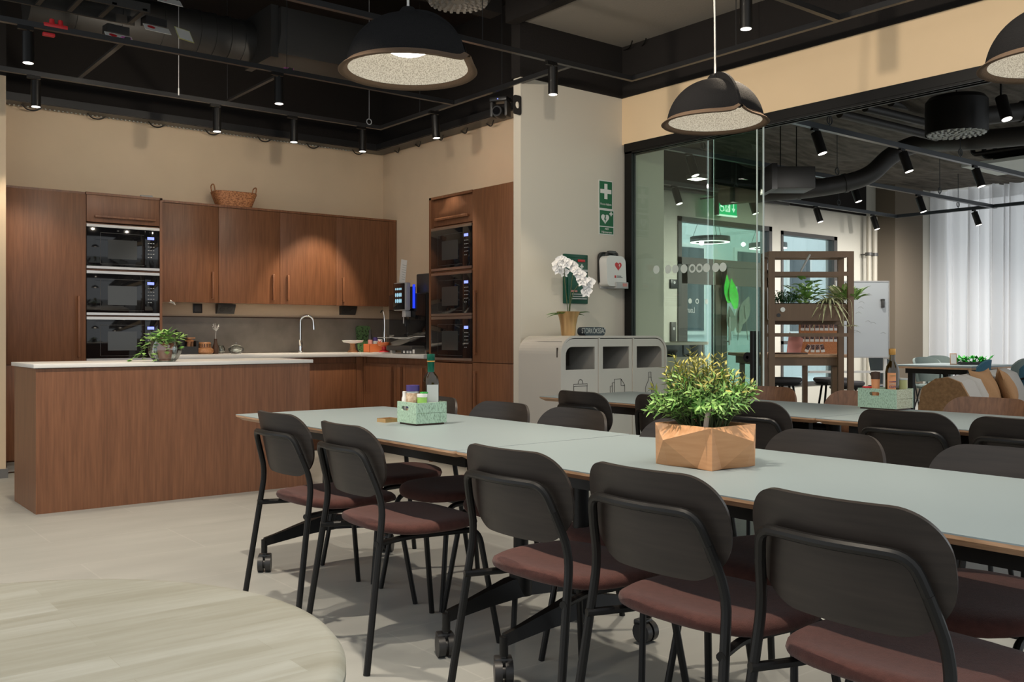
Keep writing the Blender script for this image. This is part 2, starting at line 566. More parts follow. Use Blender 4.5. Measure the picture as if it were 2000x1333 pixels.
    def leaf(self, p, d, up, L, w, bend=0.2, k=3):
        """one pointed leaf blade from p along d"""
        d = Vector(d).normalized()
        s = d.cross(Vector(up))
        if s.length < 1e-4:
            s = d.orthogonal()
        s.normalize()
        nrm = s.cross(d)
        prev = None
        for i in range(k + 1):
            t = i / k
            q = Vector(p) + d * L * t - Vector((0, 0, 1)) * bend * L * t * t
            ww = w * math.sin(PI * min(0.97, 0.12 + t * 0.88)) * 0.5
            cur = (self.b.verts.new(q - s * ww), self.b.verts.new(q + nrm * -ww * 0.35), self.b.verts.new(q + s * ww))
            if prev:
                for a in (0, 1):
                    f = self.b.faces.new((prev[a], prev[a + 1], cur[a + 1], cur[a]))
                    f.material_index = self.m
            prev = cur
        return self

    def move(self, M):
        bmesh.ops.transform(self.b, matrix=M, verts=self.b.verts)
        return self

    def solid(self, th):
        """give a sheet real thickness"""
        bmesh.ops.recalc_face_normals(self.b, faces=self.b.faces)
        bmesh.ops.solidify(self.b, geom=list(self.b.faces), thickness=th)
        return self

    def out(self, name, m, parent=None, world=False, loc=None, rot=None, ang=35, normals=True):
        if parent is not None and world:
            bpy_m = Matrix.LocRotScale(parent.location, parent.rotation_euler, None)
            bmesh.ops.transform(self.b, matrix=bpy_m.inverted(), verts=self.b.verts)
        if normals:
            bmesh.ops.recalc_face_normals(self.b, faces=self.b.faces)
        me = bpy.data.meshes.new(name)
        self.b.to_mesh(me)
        self.b.free()
        for q in (m if isinstance(m, (list, tuple)) else [m]):
            me.materials.append(q)
        me.shade_smooth()
        me.set_sharp_from_angle(angle=math.radians(ang))
        o = bpy.data.objects.new(name, me)
        COL.objects.link(o)
        if parent is not None:
            o.parent = parent
        if loc is not None:
            o.location = loc
        if rot is not None:
            o.rotation_euler = rot
        return o


def thing(name, label, cat, loc=(0, 0, 0), rotz=0, group=None):
    o = bpy.data.objects.new(name, None)
    o.empty_display_size = 0.1
    COL.objects.link(o)
    o.location = loc
    o.rotation_euler = (0, 0, rotz)
    o['label'] = label
    o['category'] = cat
    if group:
        o['group'] = group
    return o


def tag(o, label, cat, group=None):
    o['label'] = label
    o['category'] = cat
    if group:
        o['group'] = group
    return o


def struct(o, label=None):
    o['kind'] = 'structure'
    if label:
        o['label'] = label
        o['category'] = 'building'
    return o


def dup(root, loc, rotz, label=None):
    r = root.copy()
    COL.objects.link(r)
    r.location = loc
    r.rotation_euler = (0, 0, rotz)
    if label:
        r['label'] = label
    for ch in list(root.children):
        c = ch.copy()
        COL.objects.link(c)
        c.parent = r
        for g in ch.children:
            d = g.copy()
            COL.objects.link(d)
            d.parent = c
    return r


def text(name, s, size, m, parent, loc, rot, align='CENTER', ext=0.0006, sx=1.0):
    """lettering as real flat letters; rot is a 3x3 matrix whose columns are (right, up, out)"""
    cu = bpy.data.curves.new(name, 'FONT')
    cu.body = s
    cu.size = size
    cu.align_x = align
    cu.align_y = 'CENTER'
    cu.extrude = ext
    cu.materials.append(m)
    tmp = bpy.data.objects.new(name, cu)
    me = bpy.data.meshes.new_from_object(tmp)
    bpy.data.objects.remove(tmp)
    o = bpy.data.objects.new(name, me)
    COL.objects.link(o)
    M = Matrix.Translation(loc) @ rot.to_4x4() @ Matrix.Diagonal((sx, 1, 1, 1))
    if parent is not None:
        o.parent = parent
        M = Matrix.LocRotScale(parent.location, parent.rotation_euler, None).inverted() @ M
    o.matrix_local = M
    return o


def face_rot(right, up=(0, 0, 1)):
    r = Vector(right).normalized()
    u = Vector(up).normalized()
    o = r.cross(u)
    return Matrix((r, u, o)).transposed()


R_NEGY = face_rot((1, 0, 0))        # a face seen when looking along +Y
R_NEGX = face_rot((0, -1, 0))       # a face seen when looking along +X


def light(name, kind, loc, power, col=(1, 0.86, 0.68), size=0.03, spot=70, blend=0.35, aim=None, parent=None):
    l = bpy.data.lights.new(name, kind)
    l.energy = power
    l.color = col
    if kind in ('SPOT', 'POINT'):
        l.shadow_soft_size = size
    if kind == 'SPOT':
        l.spot_size = math.radians(spot)
        l.spot_blend = blend
    o = bpy.data.objects.new(name, l)
    COL.objects.link(o)
    o.location = loc
    if aim is not None:
        o.rotation_euler = (Vector(aim) - Vector(loc)).to_track_quat('-Z', 'Y').to_euler()
    return o

# ================================================================== SETTING
ZT = 3.05          # where beige paint ends and black begins
XG = 5.603         # plane of the glass partition
YB = 8.70          # back wall
struct(G().box(-9, 18.5, -7, 9.4, -0.2, 0).out('floor', M_FLOOR))
struct(G().box(1.45, 5.4, YB, YB + 0.25, 0, ZT).out('wall_back', M_WALL))
struct(G().box(1.45, 5.4, YB - 0.03, YB + 0.25, ZT, 4.0).out('trim_1', M_BLACKP))
struct(G().box(5.175, 5.4, 5.665, YB, 0, ZT).out('wall_right', M_WALL))
struct(G().box(5.145, 5.4, 5.665, YB - 0.03, ZT, 4.0).out('trim_2', M_BLACKP))
struct(G().box(-2.2, 1.477, 8.06, 8.95, 0, 3.07).out('wall_left', M_WALL))
struct(G().box(-2.2, 1.477, 8.05, 8.95, 3.07, 4.0).out('trim_3', M_BLACKP))
struct(G().box(-2.2, 1.49, 8.045, 8.06, 0, 0.07).box(1.477, 1.49, 8.06, 8.3, 0, 0.07).out('baseboard_left', M_GREY))
struct(G().box(4.521, 6.11, 5.578, 5.665, 0, ZT).out('wall_pillar', M_PIL))
struct(G().box(4.50, 6.11, 5.56, 5.665, ZT, 4.0).out('trim_4', M_BLACKP))
struct(G().box(XG, XG + 0.30, -4, 5.578, 2.665, ZT + 0.004).out('wall_beam', M_BEAM))
struct(G().box(XG - 0.015, XG + 0.30, -4, 5.56, ZT, 4.0).out('trim_5', M_BLACKP))
# ceiling: black void with a lower grey painted slab along the partition
struct(G().box(-1.5, 6.2, 1.2, 9, 4.0, 4.2).out('ceiling', M_BLACKP))
struct(G().box(4.45, XG - 0.015, -3, 5.56, 3.47, 3.98).out('ceiling_slab', M_SLAB))
struct(G().box(4.36, 4.45, -3, 5.56, 3.42, 4.0).box(3.35, 4.36, 5.6, 5.75, 3.5, 4.0).out('ceiling_beam', M_BLACKP))
# second room
struct(G().box(5.9, 18.5, 1.6, 8.9, 3.72, 3.95).out('ceiling_lounge', M_SPRAY))


def bumpy(u, v):
    x, y = 5.92 + u * 10.5, 1.6 + v * 7.05
    s = 0.30 * math.sin(PI * min(1, max(0, (x - 6) / 10))) ** 0.5 if 6 < x < 16 else 0
    sag = 0.11 * noise.noise(Vector((x * 0.55, y * 0.9, 1))) + 0.05 * noise.noise(Vector((x * 2.1, y * 2.3, 4)))
    return (x, y, 3.60 - 0.22 * max(0, math.sin((x - 6.2) * 0.9 + 0.5)) * max(0, min(1, (14.5 - x) / 2)) + sag * max(.2, min(1, (15 - x) / 2)))


g = G().grid(bumpy, 90, 70)
struct(g.out('ceiling_insulation', M_SPRAY, ang=80))
g = G()
DX0, DX1, DZ = 9.80, 11.886, 2.715          # double door opening
WX0, WX1, WZ0, WZ1 = 12.127, 13.613, 0.3, 2.675
g.box(5.4, DX0, YB, YB + 0.2, 0, 3.08).box(DX0, DX1, YB, YB + 0.2, DZ, 3.08).box(DX1, WX0, YB, YB + 0.2, 0, 3.08)
g.box(WX0, WX1, YB, YB + 0.2, 0, WZ0).box(WX0, WX1, YB, YB + 0.2, WZ1, 3.08).box(WX1, 17.2, YB, YB + 0.2, 0, 3.08)
struct(g.out('wall_lounge_back', M_WALL2))
struct(G().box(5.4, 14.45, YB - 0.02, YB + 0.2, 3.08, 4.0).out('trim_6', M_BLACKP))
struct(G().box(14.45, 17.2, YB, YB + 0.2, 3.08, 4.0).out('trim_7', M_WALL2))
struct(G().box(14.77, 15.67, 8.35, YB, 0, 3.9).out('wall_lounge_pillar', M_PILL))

# double glazed door with fanlight
d = thing('door_1', 'black framed double glass door with fanlight in the lounge back wall', 'door', (DX0, YB, 0))
d['kind'] = 'structure'
y0, y1 = YB - 0.02, YB + 0.08
g = G()
for x0, x1, z0, z1 in ((DX0, DX0 + .07, 0, DZ), (DX1 - .07, DX1, 0, DZ), (DX0, DX1, DZ - .07, DZ), (DX0, DX1, 2.06, 2.16)):
    g.box(x0, x1, y0, y1, z0, z1)
g.out('frame', M_DGREY, d, True)
G().box(DX0 + .07, DX1 - .07, YB + .02, YB + .026, 2.16, DZ - .07).out('fanlight_pane', M_PANE, d, True)
xm = 10.72
for x0, x1 in ((DX0 + .075, xm - .005), (xm + .005, DX1 - .075)):
    g = G().box(x0, x0 + .12, y0 + .01, y1 - .01, .01, 2.06).box(x1 - .12, x1, y0 + .01, y1 - .01, .01, 2.06)
    g.box(x0, x1, y0 + .01, y1 - .01, 1.80, 2.06).box(x0, x1, y0 + .01, y1 - .01, .01, .25)
    leaf = g.out('door_leaf', M_DGREY, d, True)
    leaf.location = (0, 0, 0)
    G().box(x0 + .12 - DX0, x1 - .12 - DX0, .02, .026, .25, 1.80).out('pane', M_PANE, leaf)
    if x0 > xm:
        G().cyl((x0 + .06 - DX0, -.10, .95), (x0 + .06 - DX0, -.10, 1.35), .013).cyl((x0 + .06 - DX0, -.10, 1.0), (x0 + .06 - DX0, 0, 1.0), .01).cyl((x0 + .06 - DX0, -.10, 1.3), (x0 + .06 - DX0, 0, 1.3), .01).out('handle', M_CHROME, leaf)
# frosted dots and mirrored lettering on the left leaf
g = G()
for k, x in enumerate((9.975, 10.075, 10.225, 10.42)):
    ring = [(x + .036 * math.cos(t), 1.562 + .036 * math.sin(t)) for t in [2 * PI * j / 20 for j in range(20)]]
    if k == 2:
        rin = [(x + .022 * math.cos(t), 1.562 + .022 * math.sin(t)) for t in [2 * PI * j / 20 for j in range(20)]]
        for j in range(20):
            i = (j + 1) % 20
            g.quad(*[(a, YB + .014, b) for a, b in (ring[j], ring[i], rin[i], rin[j])])
    else:
        g.prism(ring, lambda a, b, q: (a, YB + .014 - q * .002, b), 1)
g.out('dot_decal', M_LGREY, d, True)
R_MIR = face_rot((-1, 0, 0))
text('lettering', 'Lounge', .115, M_LGREY, d, (10.06, YB + .017, 1.435), R_MIR, sx=.72)

w = thing('window_1', 'dark framed tall window in the lounge back wall beside the glass door', 'window', (WX0, YB, 0))
w['kind'] = 'structure'
g = G()
for x0, x1, z0, z1 in ((WX0, WX0 + .05, WZ0, WZ1), (WX1 - .09, WX1, WZ0, WZ1), (WX0, WX1, WZ1 - .06, WZ1), (WX0, WX1, WZ0, WZ0 + .06), (WX0, WX1, .95, 1.0)):
    g.box(x0, x1, YB - .015, YB + .1, z0, z1)
g.out('frame', M_DGREY, w, True)
G().box(WX0 + .05, WX1 - .05, YB + .03, YB + .036, WZ0 + .06, WZ1 - .06).out('pane', M_PANE, w, True)

# the street side behind the glass
f = thing('facade', 'pale building front seen through the lounge door and window', 'building', (13, 15.2, 0))
f['kind'] = 'structure'
G().box(8, 13.6, 15.2, 15.4, -1, 7).box(15.2, 26, 15.2, 15.4, -1, 7).out('front_wall', M_FACADE, f, True)
G().box(13.6, 15.2, 15.0, 15.4, -1, 7).out('pink_bay', M_FACADEP, f, True)
for x in (12.0, 17.0, 19.2, 21.4):
    wi = G().box(x, x + 1.1, 15.14, 15.22, 1.1, 3.3).out('window_frame', M_WHITE, f, True)
    G().box(x + .1 - 13, x + 1.0 - 13, -.075, -.065, 1.2, 3.2).out('pane', M_TEALG, wi)
struct(G().box(5.4, 28, 8.9, 24, -.2, -.02).out('ground', M_FACADE))
struct(G().box(8.5, 15, 8.95, 11.6, 4.4, 4.5).out('ceiling_porch', M_FACADE))
for k, (u, v, lab) in enumerate(((1387, 470, 'white ring lamp hanging behind the fanlight of the glass door'), (1500, 482, 'white ring lamp hanging further right behind the window corner'))):
    p = at(u, v, Y=10.6)
    t = thing('ring_lamp', lab, 'lamp', p, 0, 'ring lamps outside the lounge')
    G().lathe([(.25, -.03), (.34, -.03), (.34, .06), (.25, .06), (.25, -.03)], 32, cap=False).out('ring', M_DGREY, t)
    G().lathe([(.255, -.034), (.335, -.034), (.335, -.03), (.255, -.03), (.255, -.034)], 32, cap=False).out('diffuser', M_BULB, t)
    g = G()
    for j in range(3):
        a = 2 * PI * j / 3
        g.cyl((.3 * math.cos(a), .3 * math.sin(a), .06), (0, 0, .9), .004, n=6)
    g.cyl((0, 0, .9), (0, 0, 4.4 - p.z), .004, n=6)
    g.out('wire', M_DGREY, t)

# ------------------------------------------------------------------ glass partition
p = thing('window_2', 'green tinted sliding glass partition with black frame beside the pillar', 'window', (XG, 4.9, 0))
p['kind'] = 'structure'
G().box(XG, XG + .05, 5.47, 5.55, 0, 2.665).box(XG, XG + .05, 4.2, 5.55, 0, .02).out('frame', M_BLACK, p, True)
ys = [(4.70, 5.47), (4.24, 4.69)]
for a, b in ys:
    G().box(XG + .02, XG + .030, a, b, .02, 2.60).out('glass_pane', M_GLASS, p, True)
for y in (4.24, 4.185):
    G().box(XG + .018, XG + .032, y - .002, y + .002, .02, 2.60).out('glass_edge', M_FROST, p, True)
G().box(XG + .05, XG + .058, 4.20, 4.66, .02, 2.60).out('folded_glass_pane', M_GLASS, p, True)
g = G()
for x in (XG - .01, XG + .05):
    g.cyl((x, 4.30, .93), (x + .01, 4.30, .93), .036, n=24)
g.cyl((XG - .01, 4.30, .93), (XG + .06, 4.30, .93), .012, n=12)
g.out('handle', M_BLACK, p, True)
G().box(XG - .012, XG + .065, 4.25, 4.275, .70, 1.12).out('lock_rail', M_BLACK, p, True)
g = G()
for k, u in enumerate((1282, 1305, 1319, 1336, 1352, 1366, 1380, 1398, 1412)):
    c = at(u, 527 - k * .6, X=XG + .018)
    n = 22
    R = [(c.y + .034 * math.cos(2 * PI * j / n), c.z + .034 * math.sin(2 * PI * j / n)) for j in range(n)]
    if k in (4, 5):
        q = [(c.y + .019 * math.cos(2 * PI * j / n), c.z + .019 * math.sin(2 * PI * j / n)) for j in range(n)]
        for j in range(n):
            i = (j + 1) % n
            g.quad((XG + .018, *R[j]), (XG + .018, *R[i]), (XG + .018, *q[i]), (XG + .018, *q[j]))
    else:
        g.prism(R, lambda a, b, t: (XG + .018 - t * .001, a, b), 1)
g.out('dot_decal', M_FROST, p, True)
g = G().box(XG - .005, XG + .11, -4, 5.55, 2.60, 2.668).box(XG + .0, XG + .012, -4, 5.55, 2.585, 2.60).box(XG + .04, XG + .052, -4, 5.55, 2.585, 2.60).box(XG + .09, XG + .11, -4, 5.55, 2.585, 2.60)
struct(g.out('trim_8', M_BLACK))
# corridor glass reflections aside: exit sign, wall plates
t = thing('exit_sign', 'lit green exit sign with wheelchair, runner and down arrow', 'sign', at(1420, 404, Y=8.42))
G().box(-.20, .20, -.012, .012, -.115, .115).out('panel', M_EXIT, t)
G().box(-.235, -.205, -.03, .03, -.13, .13).box(-.235, -.205, -.02, .28, .11, .13).box(-.225, -.215, -.004, .004, .1, .3).out('bracket', M_DGREY, t)
G().box(-.2, .2, -.02, .02, -.135, -.116).out('light_bar', M_EXITW, t)
g = G()
fr = lambda a, b, q: (a, -.0125 - q * .003, b)
g.prism(rrect(.10, .15, .004, 2, 0, 0), fr, 1)                                      # doorway
g.prism([(.115, .07), (.135, .07), (.135, -.02), (.165, -.02), (.125, -.075), (.085, -.02), (.115, -.02)], fr, 1)   # arrow
g.prism([(-.135 + .014 * math.cos(a), .068 + .014 * math.sin(a)) for a in [2 * PI * j / 12 for j in range(12)]], fr, 1)
n = 20
for j in range(n * 3 // 4):
    a0, a1 = PI * .6 + 1.5 * PI * j / 15, PI * .6 + 1.5 * PI * (j + 1) / 15
    g.quad(*[(-.125 + r * math.cos(a), -.014, -.03 + r * math.sin(a)) for r, a in ((.05, a0), (.05, a1), (.036, a1), (.036, a0))])
for q in ([(-.142, .05), (-.126, .05), (-.126, -.01), (-.142, -.01)], [(-.142, .0), (-.09, .0), (-.07, -.06), (-.085, -.065), (-.10, -.016), (-.142, -.016)], [(-.13, .03), (-.09, .03), (-.09, .018), (-.13, .018)]):
    g.prism(q, fr, 1)
g.out('symbols', M_EXITW, t)
g = G()
for q in ([(-.02, .06), (-.004, .06), (-.004, .045), (-.02, .045)], [(-.03, .04), (.0, .04), (.015, .01), (.005, .005), (-.005, .02), (-.008, -.01), (.012, -.03), (.005, -.065), (-.007, -.065), (-.005, -.035), (-.022, -.015), (-.035, -.05), (-.047, -.045), (-.028, .0), (-.026, .022), (-.04, .01), (-.047, .017)]):
    g.prism(q, lambda a, b, k: (a, -.016 - k * .002, b), 1)
g.out('running_figure', M_EXIT, t)
for (u, v, w_, h_, m_, nm, lab) in ((1288, 555, .06, .12, M_TEALB, 'door_reader', 'small blue card reader on the wall beyond the glass'), (1314, 555, .14, .12, M_PLASTB, 'switch', 'black square switch on the wall left of the glass door'), (1313, 648, .10, .26, M_DGREY, 'intercom', 'tall dark intercom plate on the wall left of the glass door')):
    q = at(u, v, Y=YB)
    t = thing(nm, lab, 'switch' if nm == 'switch' else 'panel', q)
    G().box(-w_ / 2, w_ / 2, -.03, .003, -h_ / 2, h_ / 2, .006).out('plate', m_, t)
    G().cyl((0, -.034, h_ * .15), (0, -.03, h_ * .15), .02).out('button', M_LGREY, t)

# ================================================================== KITCHEN
t = thing('kitchen_island', 'oak veneered kitchen island with thin white stone top', 'kitchen island', (2.2, 6.6, 0))
G().box(1.316, 3.13, 6.294, 6.905, 0, .885).out('body', W_CAB, t, True)
G().box(1.300, 3.150, 6.276, 6.925, .889, .913, .002).out('worktop', M_STONE, t, True)
G().box(1.33, 3.12, 6.31, 6.89, .884, .890).out('shadow_gap', M_PLASTB, t, True)

# towel on the far end
t = thing('towel', 'white net patterned towel hanging on the end of the island', 'towel', (3.15, 6.7, .8))
g = G().grid(lambda u, v: (3.142 + .016 * math.sin(v * 9 + u * 5) * u + .012, 6.42 + .34 * v + .02 * u * math.sin(v * 12), .83 - .50 * u), 14, 12).solid(.006)
g.out('cloth', M_TOWEL, t, True)


def handle_v(x, y, z0, z1, face='y', r=.008):
    """upright bow handle standing off a front"""
    g = G()
    if face == 'y':
        g.box(x - .009, x + .009, y - .032, y - .014, z0, z1, .003)
        g.box(x - .007, x + .007, y - .016, y, z0, z0 + .02).box(x - .007, x + .007, y - .016, y, z1 - .02, z1)
    else:
        g.box(x - .032, x - .014, y - .009, y + .009, z0, z1, .003)
        g.box(x - .016, x, y - .007, y + .007, z0, z0 + .02).box(x - .016, x, y - .007, y + .007, z1 - .02, z1)
    return g


YT, ZTOP = 8.26, 2.27
ys_ = YT + .021
t = thing('tall_cupboard', 'oak tall cupboard with one long door, left of the microwave stack', 'cupboard', (1.8, 8.5, 0))
G().box(1.500, 2.101, ys_, YB - .01, .1, ZTOP - .002).box(1.500, 2.101, 8.33, 8.6, 0, .1).out('carcass', W_CAB, t, True)
d = G().box(1.503, 2.101, YT, YT + .019, .858, ZTOP - .022, .001).out('door', W_CAB, t, True)
handle_v(2.045 - 1.8, YT - 8.5, .91, 1.41).out('handle', W_HND, d)
d = G().box(1.503, 2.101, YT, YT + .019, .105, .852, .001).out('door', W_CAB, t, True)
handle_v(2.045 - 1.8, YT - 8.5, .45, .80).out('handle', W_HND, d)
g = G().box(1.53, 1.66, 8.318, 8.33, .01, .085)
g.out('floor_vent', M_LGREY, t, True)
t = thing('microwave_cabinet', 'oak tall cabinet framing three microwaves at the left of the worktop', 'cabinet', (2.4, 8.5, 0))
g = G().box(2.105, 2.700, 8.62, YB - .01, .1, ZTOP).box(2.700, 2.722, YT - .001, YB - .01, 0, ZTOP).box(2.103, 2.722, YT - .001, YB - .01, ZTOP - .02, ZTOP).box(2.103, 2.109, ys_, YB - .01, .1, ZTOP - .02)
for z in (2.010, 1.632, 1.247, .868):
    g.box(2.109, 2.700, ys_, 8.62, z - .008, z + .008)
g.box(2.105, 2.7, 8.33, 8.6, 0, .1).out('carcass', W_CAB, t, True)
d = G().box(2.107, 2.697, YT, YT + .019, 2.026, ZTOP - .022, .001).out('flap_door', W_CAB, t, True)
G().box(2.165 - 2.4, 2.655 - 2.4, YT - .034 - 8.5, YT - .014 - 8.5, 2.062, 2.080, .003).box(2.17 - 2.4, 2.19 - 2.4, YT - .015 - 8.5, YT - 8.5, 2.064, 2.078).box(2.63 - 2.4, 2.65 - 2.4, YT - .015 - 8.5, YT - 8.5, 2.064, 2.078).out('handle', W_HND, d)
d = G().box(2.107, 2.697, YT, YT + .019, .105, .852, .001).out('door', W_CAB, t, True)
handle_v(2.16 - 2.4, YT - 8.5, .45, .80).out('handle', W_HND, d)


def microwave(label, loc, rotz, group):
    """front face at local y=0, x from 0 to .594, z from 0 to .372"""
    t = thing('microwave', label, 'microwave', loc, rotz, group)
    W, Hh = .590, .366
    G().box(.02, W - .02, .02, .34, .01, Hh - .01).out('body', M_PLASTB, t)
    G().box(0, W, 0, .02, Hh - .022, Hh).out('top_trim', M_STEEL, t)
    G().box(0, W, 0, .02, 0, .020).out('bottom_trim', M_STEEL, t)
    G().box(0, .465, -.002, .02, .021, Hh - .023, .001).out('door', M_GLOSSB, t)
    d = t.children[-1]
    G().box(.165, .400, -.0035, -.002, .085, .245).out('door_window', M_GLOSS2, d)
    g = G()
    for x0, x1, z0, z1 in ((.105, .108, .04, .30), (.105, .46, .297, .300), (.105, .46, .04, .043)):
        g.box(x0, x1, -.0032, -.002, z0, z1)
    g.out('door_seam', M_DGREY, d)
    G().box(.467, W, -.002, .02, .021, Hh - .023, .001).out('control_panel', M_GLOSSB, t)
    c = t.children[-1]
    G().box(.487, .543, -.0035, -.002, .262, .285).out('display', M_DISP, c)
    g = G()
    for i in range(5):
        for j in range(3 if i < 4 else 2):
            g.box(.49 + j * .021, .503 + j * .021, -.003, -.002, .228 - i * .030, .233 - i * .030)
    g.out('button_marks', M_LGREY, c)
    return t


LM = ['top', 'middle', 'bottom']
mw = []
for k, z in enumerate((1.642, 1.257, .876)):
    mw.append(microwave('black built-in microwave with steel trims, %s of the left stack of three' % LM[k], (2.1085, YT, z), 0, 'microwaves in the left cabinet'))

# wall cupboards
YU, UZ0, UZ1 = 8.42, 1.392, 2.26
xs = [2.735, 3.282, 3.880, 4.474, 5.072]
hx = [3.222, 3.805, 3.955, 4.545]
for k in range(4):
    lab = ['oak wall cupboard beside the left microwave cabinet', 'oak wall cupboard under the wicker basket', 'oak wall cupboard above the kitchen tap', 'oak wall cupboard in the corner beside the coffee machine'][k]
    cx = (xs[k] + xs[k + 1]) / 2
    t = thing('wall_cupboard', lab, 'cupboard', (cx, 8.56, UZ0), 0, 'wall cupboards over the worktop')
    g = G().box(xs[k] + .001, xs[k + 1] - .001 + (.098 if k == 3 else 0), YU + .021, YB - .002, UZ0, UZ1)
    if k == 3:
        g.box(xs[4] + .002, 5.171, YU + .002, YU + .021, UZ0 - .0, UZ1)
    g.out('carcass', W_CAB, t, True)
    G().box(xs[k] + .001, xs[k + 1] - .001 + (.098 if k == 3 else 0), YU - .003, YB - .002, UZ1 + .0005, UZ1 + .02).out('top_board', W_HND, t, True)
    d = G().box(xs[k] + .002, xs[k + 1] - .002, YU, YU + .019, UZ0 - .008, UZ1 - .003, .001).out('door', W_CAB, t, True)
    handle_v(hx[k] - cx, YU - 8.56, .03, .27).out('handle', W_HND, d)

# worktop, splash panel and base cabinets
struct(G().box(2.722, 5.175, YB - .012, YB - .001, .92, 1.255).box(5.160, 5.174, 8.42, YB - .012, .92, 1.255).out('wall_panel', M_CONC))
struct(G().box(2.722, 5.175, YB - .016, YB - .001, 1.255, 1.264).out('trim_9', M_BROWN))
g = G().box(2.722, 5.170, 8.09, YB - .013, .882, .918, .002).box(4.565, 5.170, 6.985, 8.10, .882, .918, .002)
tag(g.out('worktop', M_STONE), 'white stone worktop running round the kitchen corner', 'worktop')
bx = [2.725, 3.325, 3.925, 4.53]
for k in range(3):
    lab = ['oak base cabinet behind the island near the microwaves', 'oak base cabinet under the kitchen tap behind the island', 'oak base cabinet at the inner corner of the worktop'][k]
    cx = (bx[k] + bx[k + 1]) / 2
    t = thing('base_cabinet', lab, 'cabinet', (cx, 8.4, 0), 0, 'base cabinets under the worktop')
    G().box(bx[k] + .001, bx[k + 1] - .001, 8.141, YB - .02, .1, .880).box(bx[k] + .001, bx[k + 1] - .001, 8.2, 8.6, 0, .1).out('carcass', W_CAB, t, True)
    if k == 2:
        G().box(4.532, 4.608, 8.121, 8.140, .1, .880).box(4.611, 4.630, 8.091, 8.140, .1, .880).out('corner_filler', W_CAB, t, True)
    d = G().box(bx[k] + .002, bx[k + 1] - .002, 8.12, 8.139, .105, .82, .001).out('door', W_CAB, t, True)
    handle_v(bx[k] + .07 - cx, 8.12 - 8.4, .50, .76).out('handle', W_HND, d)
by = [6.99, 7.36, 7.52, 8.088]
for k in range(3):
    lab = ['oak base cabinet under the coffee machine beside the tall cabinet', 'narrow oak base cabinet under the worktop between two wider ones', 'oak base cabinet under the orange box in the corner'][k]
    cy = (by[k] + by[k + 1]) / 2
    t = thing('base_cabinet', lab, 'cabinet', (4.9, cy, 0), 0, 'base cabinets under the worktop')
    G().box(4.631, 5.16, by[k] + .001, by[k + 1] - .001, .1, .880).box(4.68, 5.16, by[k] + .001, by[k + 1] - .001, 0, .1).out('carcass', W_CAB, t, True)
    d = G().box(4.61, 4.629, by[k] + .002, by[k + 1] - .002, .105, .82, .001).out('door', W_CAB, t, True)
    handle_v(4.61 - 4.9, by[k] + .05 - cy, .42, .80, 'x').out('handle', W_HND, d)

# right-hand tall units (front plane X=4.521, facing -X)
XT = 4.521
t = thing('microwave_cabinet', 'oak tall cabinet framing three microwaves at the right beside the coffee machine', 'cabinet', (4.8, 6.5, 0))
g = G().box(5.0, 5.16, 6.205, 6.80, .1, ZTOP).box(XT - .001, 5.16, 6.800, 6.832, 0, ZTOP).box(XT - .001, 5.16, 6.203, 6.832, ZTOP - .02, ZTOP).box(XT + .021, 5.16, 6.200, 6.206, .1, ZTOP - .02)
for z in (2.004, 1.626, 1.241, .872):
    g.box(XT + .021, 5.0, 6.206, 6.80, z - .008, z + .008)
g.box(4.6, 5.1, 6.205, 6.8, 0, .1).out('carcass', W_CAB, t, True)
d = G().box(XT + .03, XT + .049, 6.208, 6.797, 2.02, ZTOP - .022, .001).out('flap_door', W_CAB, t, True)
G().box(XT - .006 - 4.8, XT + .014 - 4.8, 6.27 - 6.5, 6.74 - 6.5, 2.062, 2.085, .003).box(XT + .012 - 4.8, XT + .03 - 4.8, 6.28 - 6.5, 6.30 - 6.5, 2.064, 2.08).box(XT + .012 - 4.8, XT + .03 - 4.8, 6.71 - 6.5, 6.73 - 6.5, 2.064, 2.08).out('handle', W_HND, d)
G().box(XT, XT + .019, 6.208, 6.797, .105, .858, .001).out('door', W_CAB, t, True)
for k, z in enumerate((1.636, 1.251, .880)):
    microwave('black built-in microwave with steel trims, %s of the right stack of three' % LM[k], (XT, 6.798, z), -PI / 2, 'microwaves in the right cabinet')
t = thing('tall_cupboard', 'oak tall cupboard between the right microwaves and the pillar', 'cupboard', (4.8, 5.93, 0))
G().box(XT + .021, 5.16, 5.668, 6.198, .1, ZTOP - .001).box(4.6, 5.1, 5.668, 6.198, 0, .1).out('carcass', W_CAB, t, True)
d = G().box(XT, XT + .019, 5.669, 6.197, .872, ZTOP - .003, .001).out('door', W_CAB, t, True)
handle_v(XT - 4.8, 6.14 - 5.93, .93, 1.45, 'x').out('handle', W_HND, d)
d = G().box(XT, XT + .019, 5.669, 6.197, .105, .866, .001).out('door', W_CAB, t, True)
handle_v(XT - 4.8, 6.14 - 5.93, .30, .80, 'x').out('handle', W_HND, d)

# small things above and on the worktop
p = at(454, 405, Z=UZ1 + .02)
t = thing('wicker_basket', 'orange wicker basket standing on top of the wall cupboards', 'basket', (3.47, 8.53, UZ1 + .021), -.06)
prof = [(0, .0), (1, 0)]
g = G()
def basket(u, v):
    a = 2 * PI * u
    sx, sy = .145 + .05 * v, .085 + .02 * v
    e = 4
    c_, s_ = math.cos(a), math.sin(a)
    q = (abs(c_) ** e + abs(s_) ** e) ** (-1 / e)
    w = .003 * math.sin(u * 2 * PI * 34) * (1 if int(v * 12) % 2 else -1)
    return ((sx + w) * c_ * q, (sy + w) * s_ * q, .13 * v)
g.grid(basket, 136, 13, True).solid(-.008)
g.box(-.14, .14, -.08, .08, 0, .006)
g.out('body', M_WICKER, t, ang=60)
G().tube([basket(j / 48, 1.0) for j in range(48)], .008, 6, True).out('rim', M_WICKER, t)
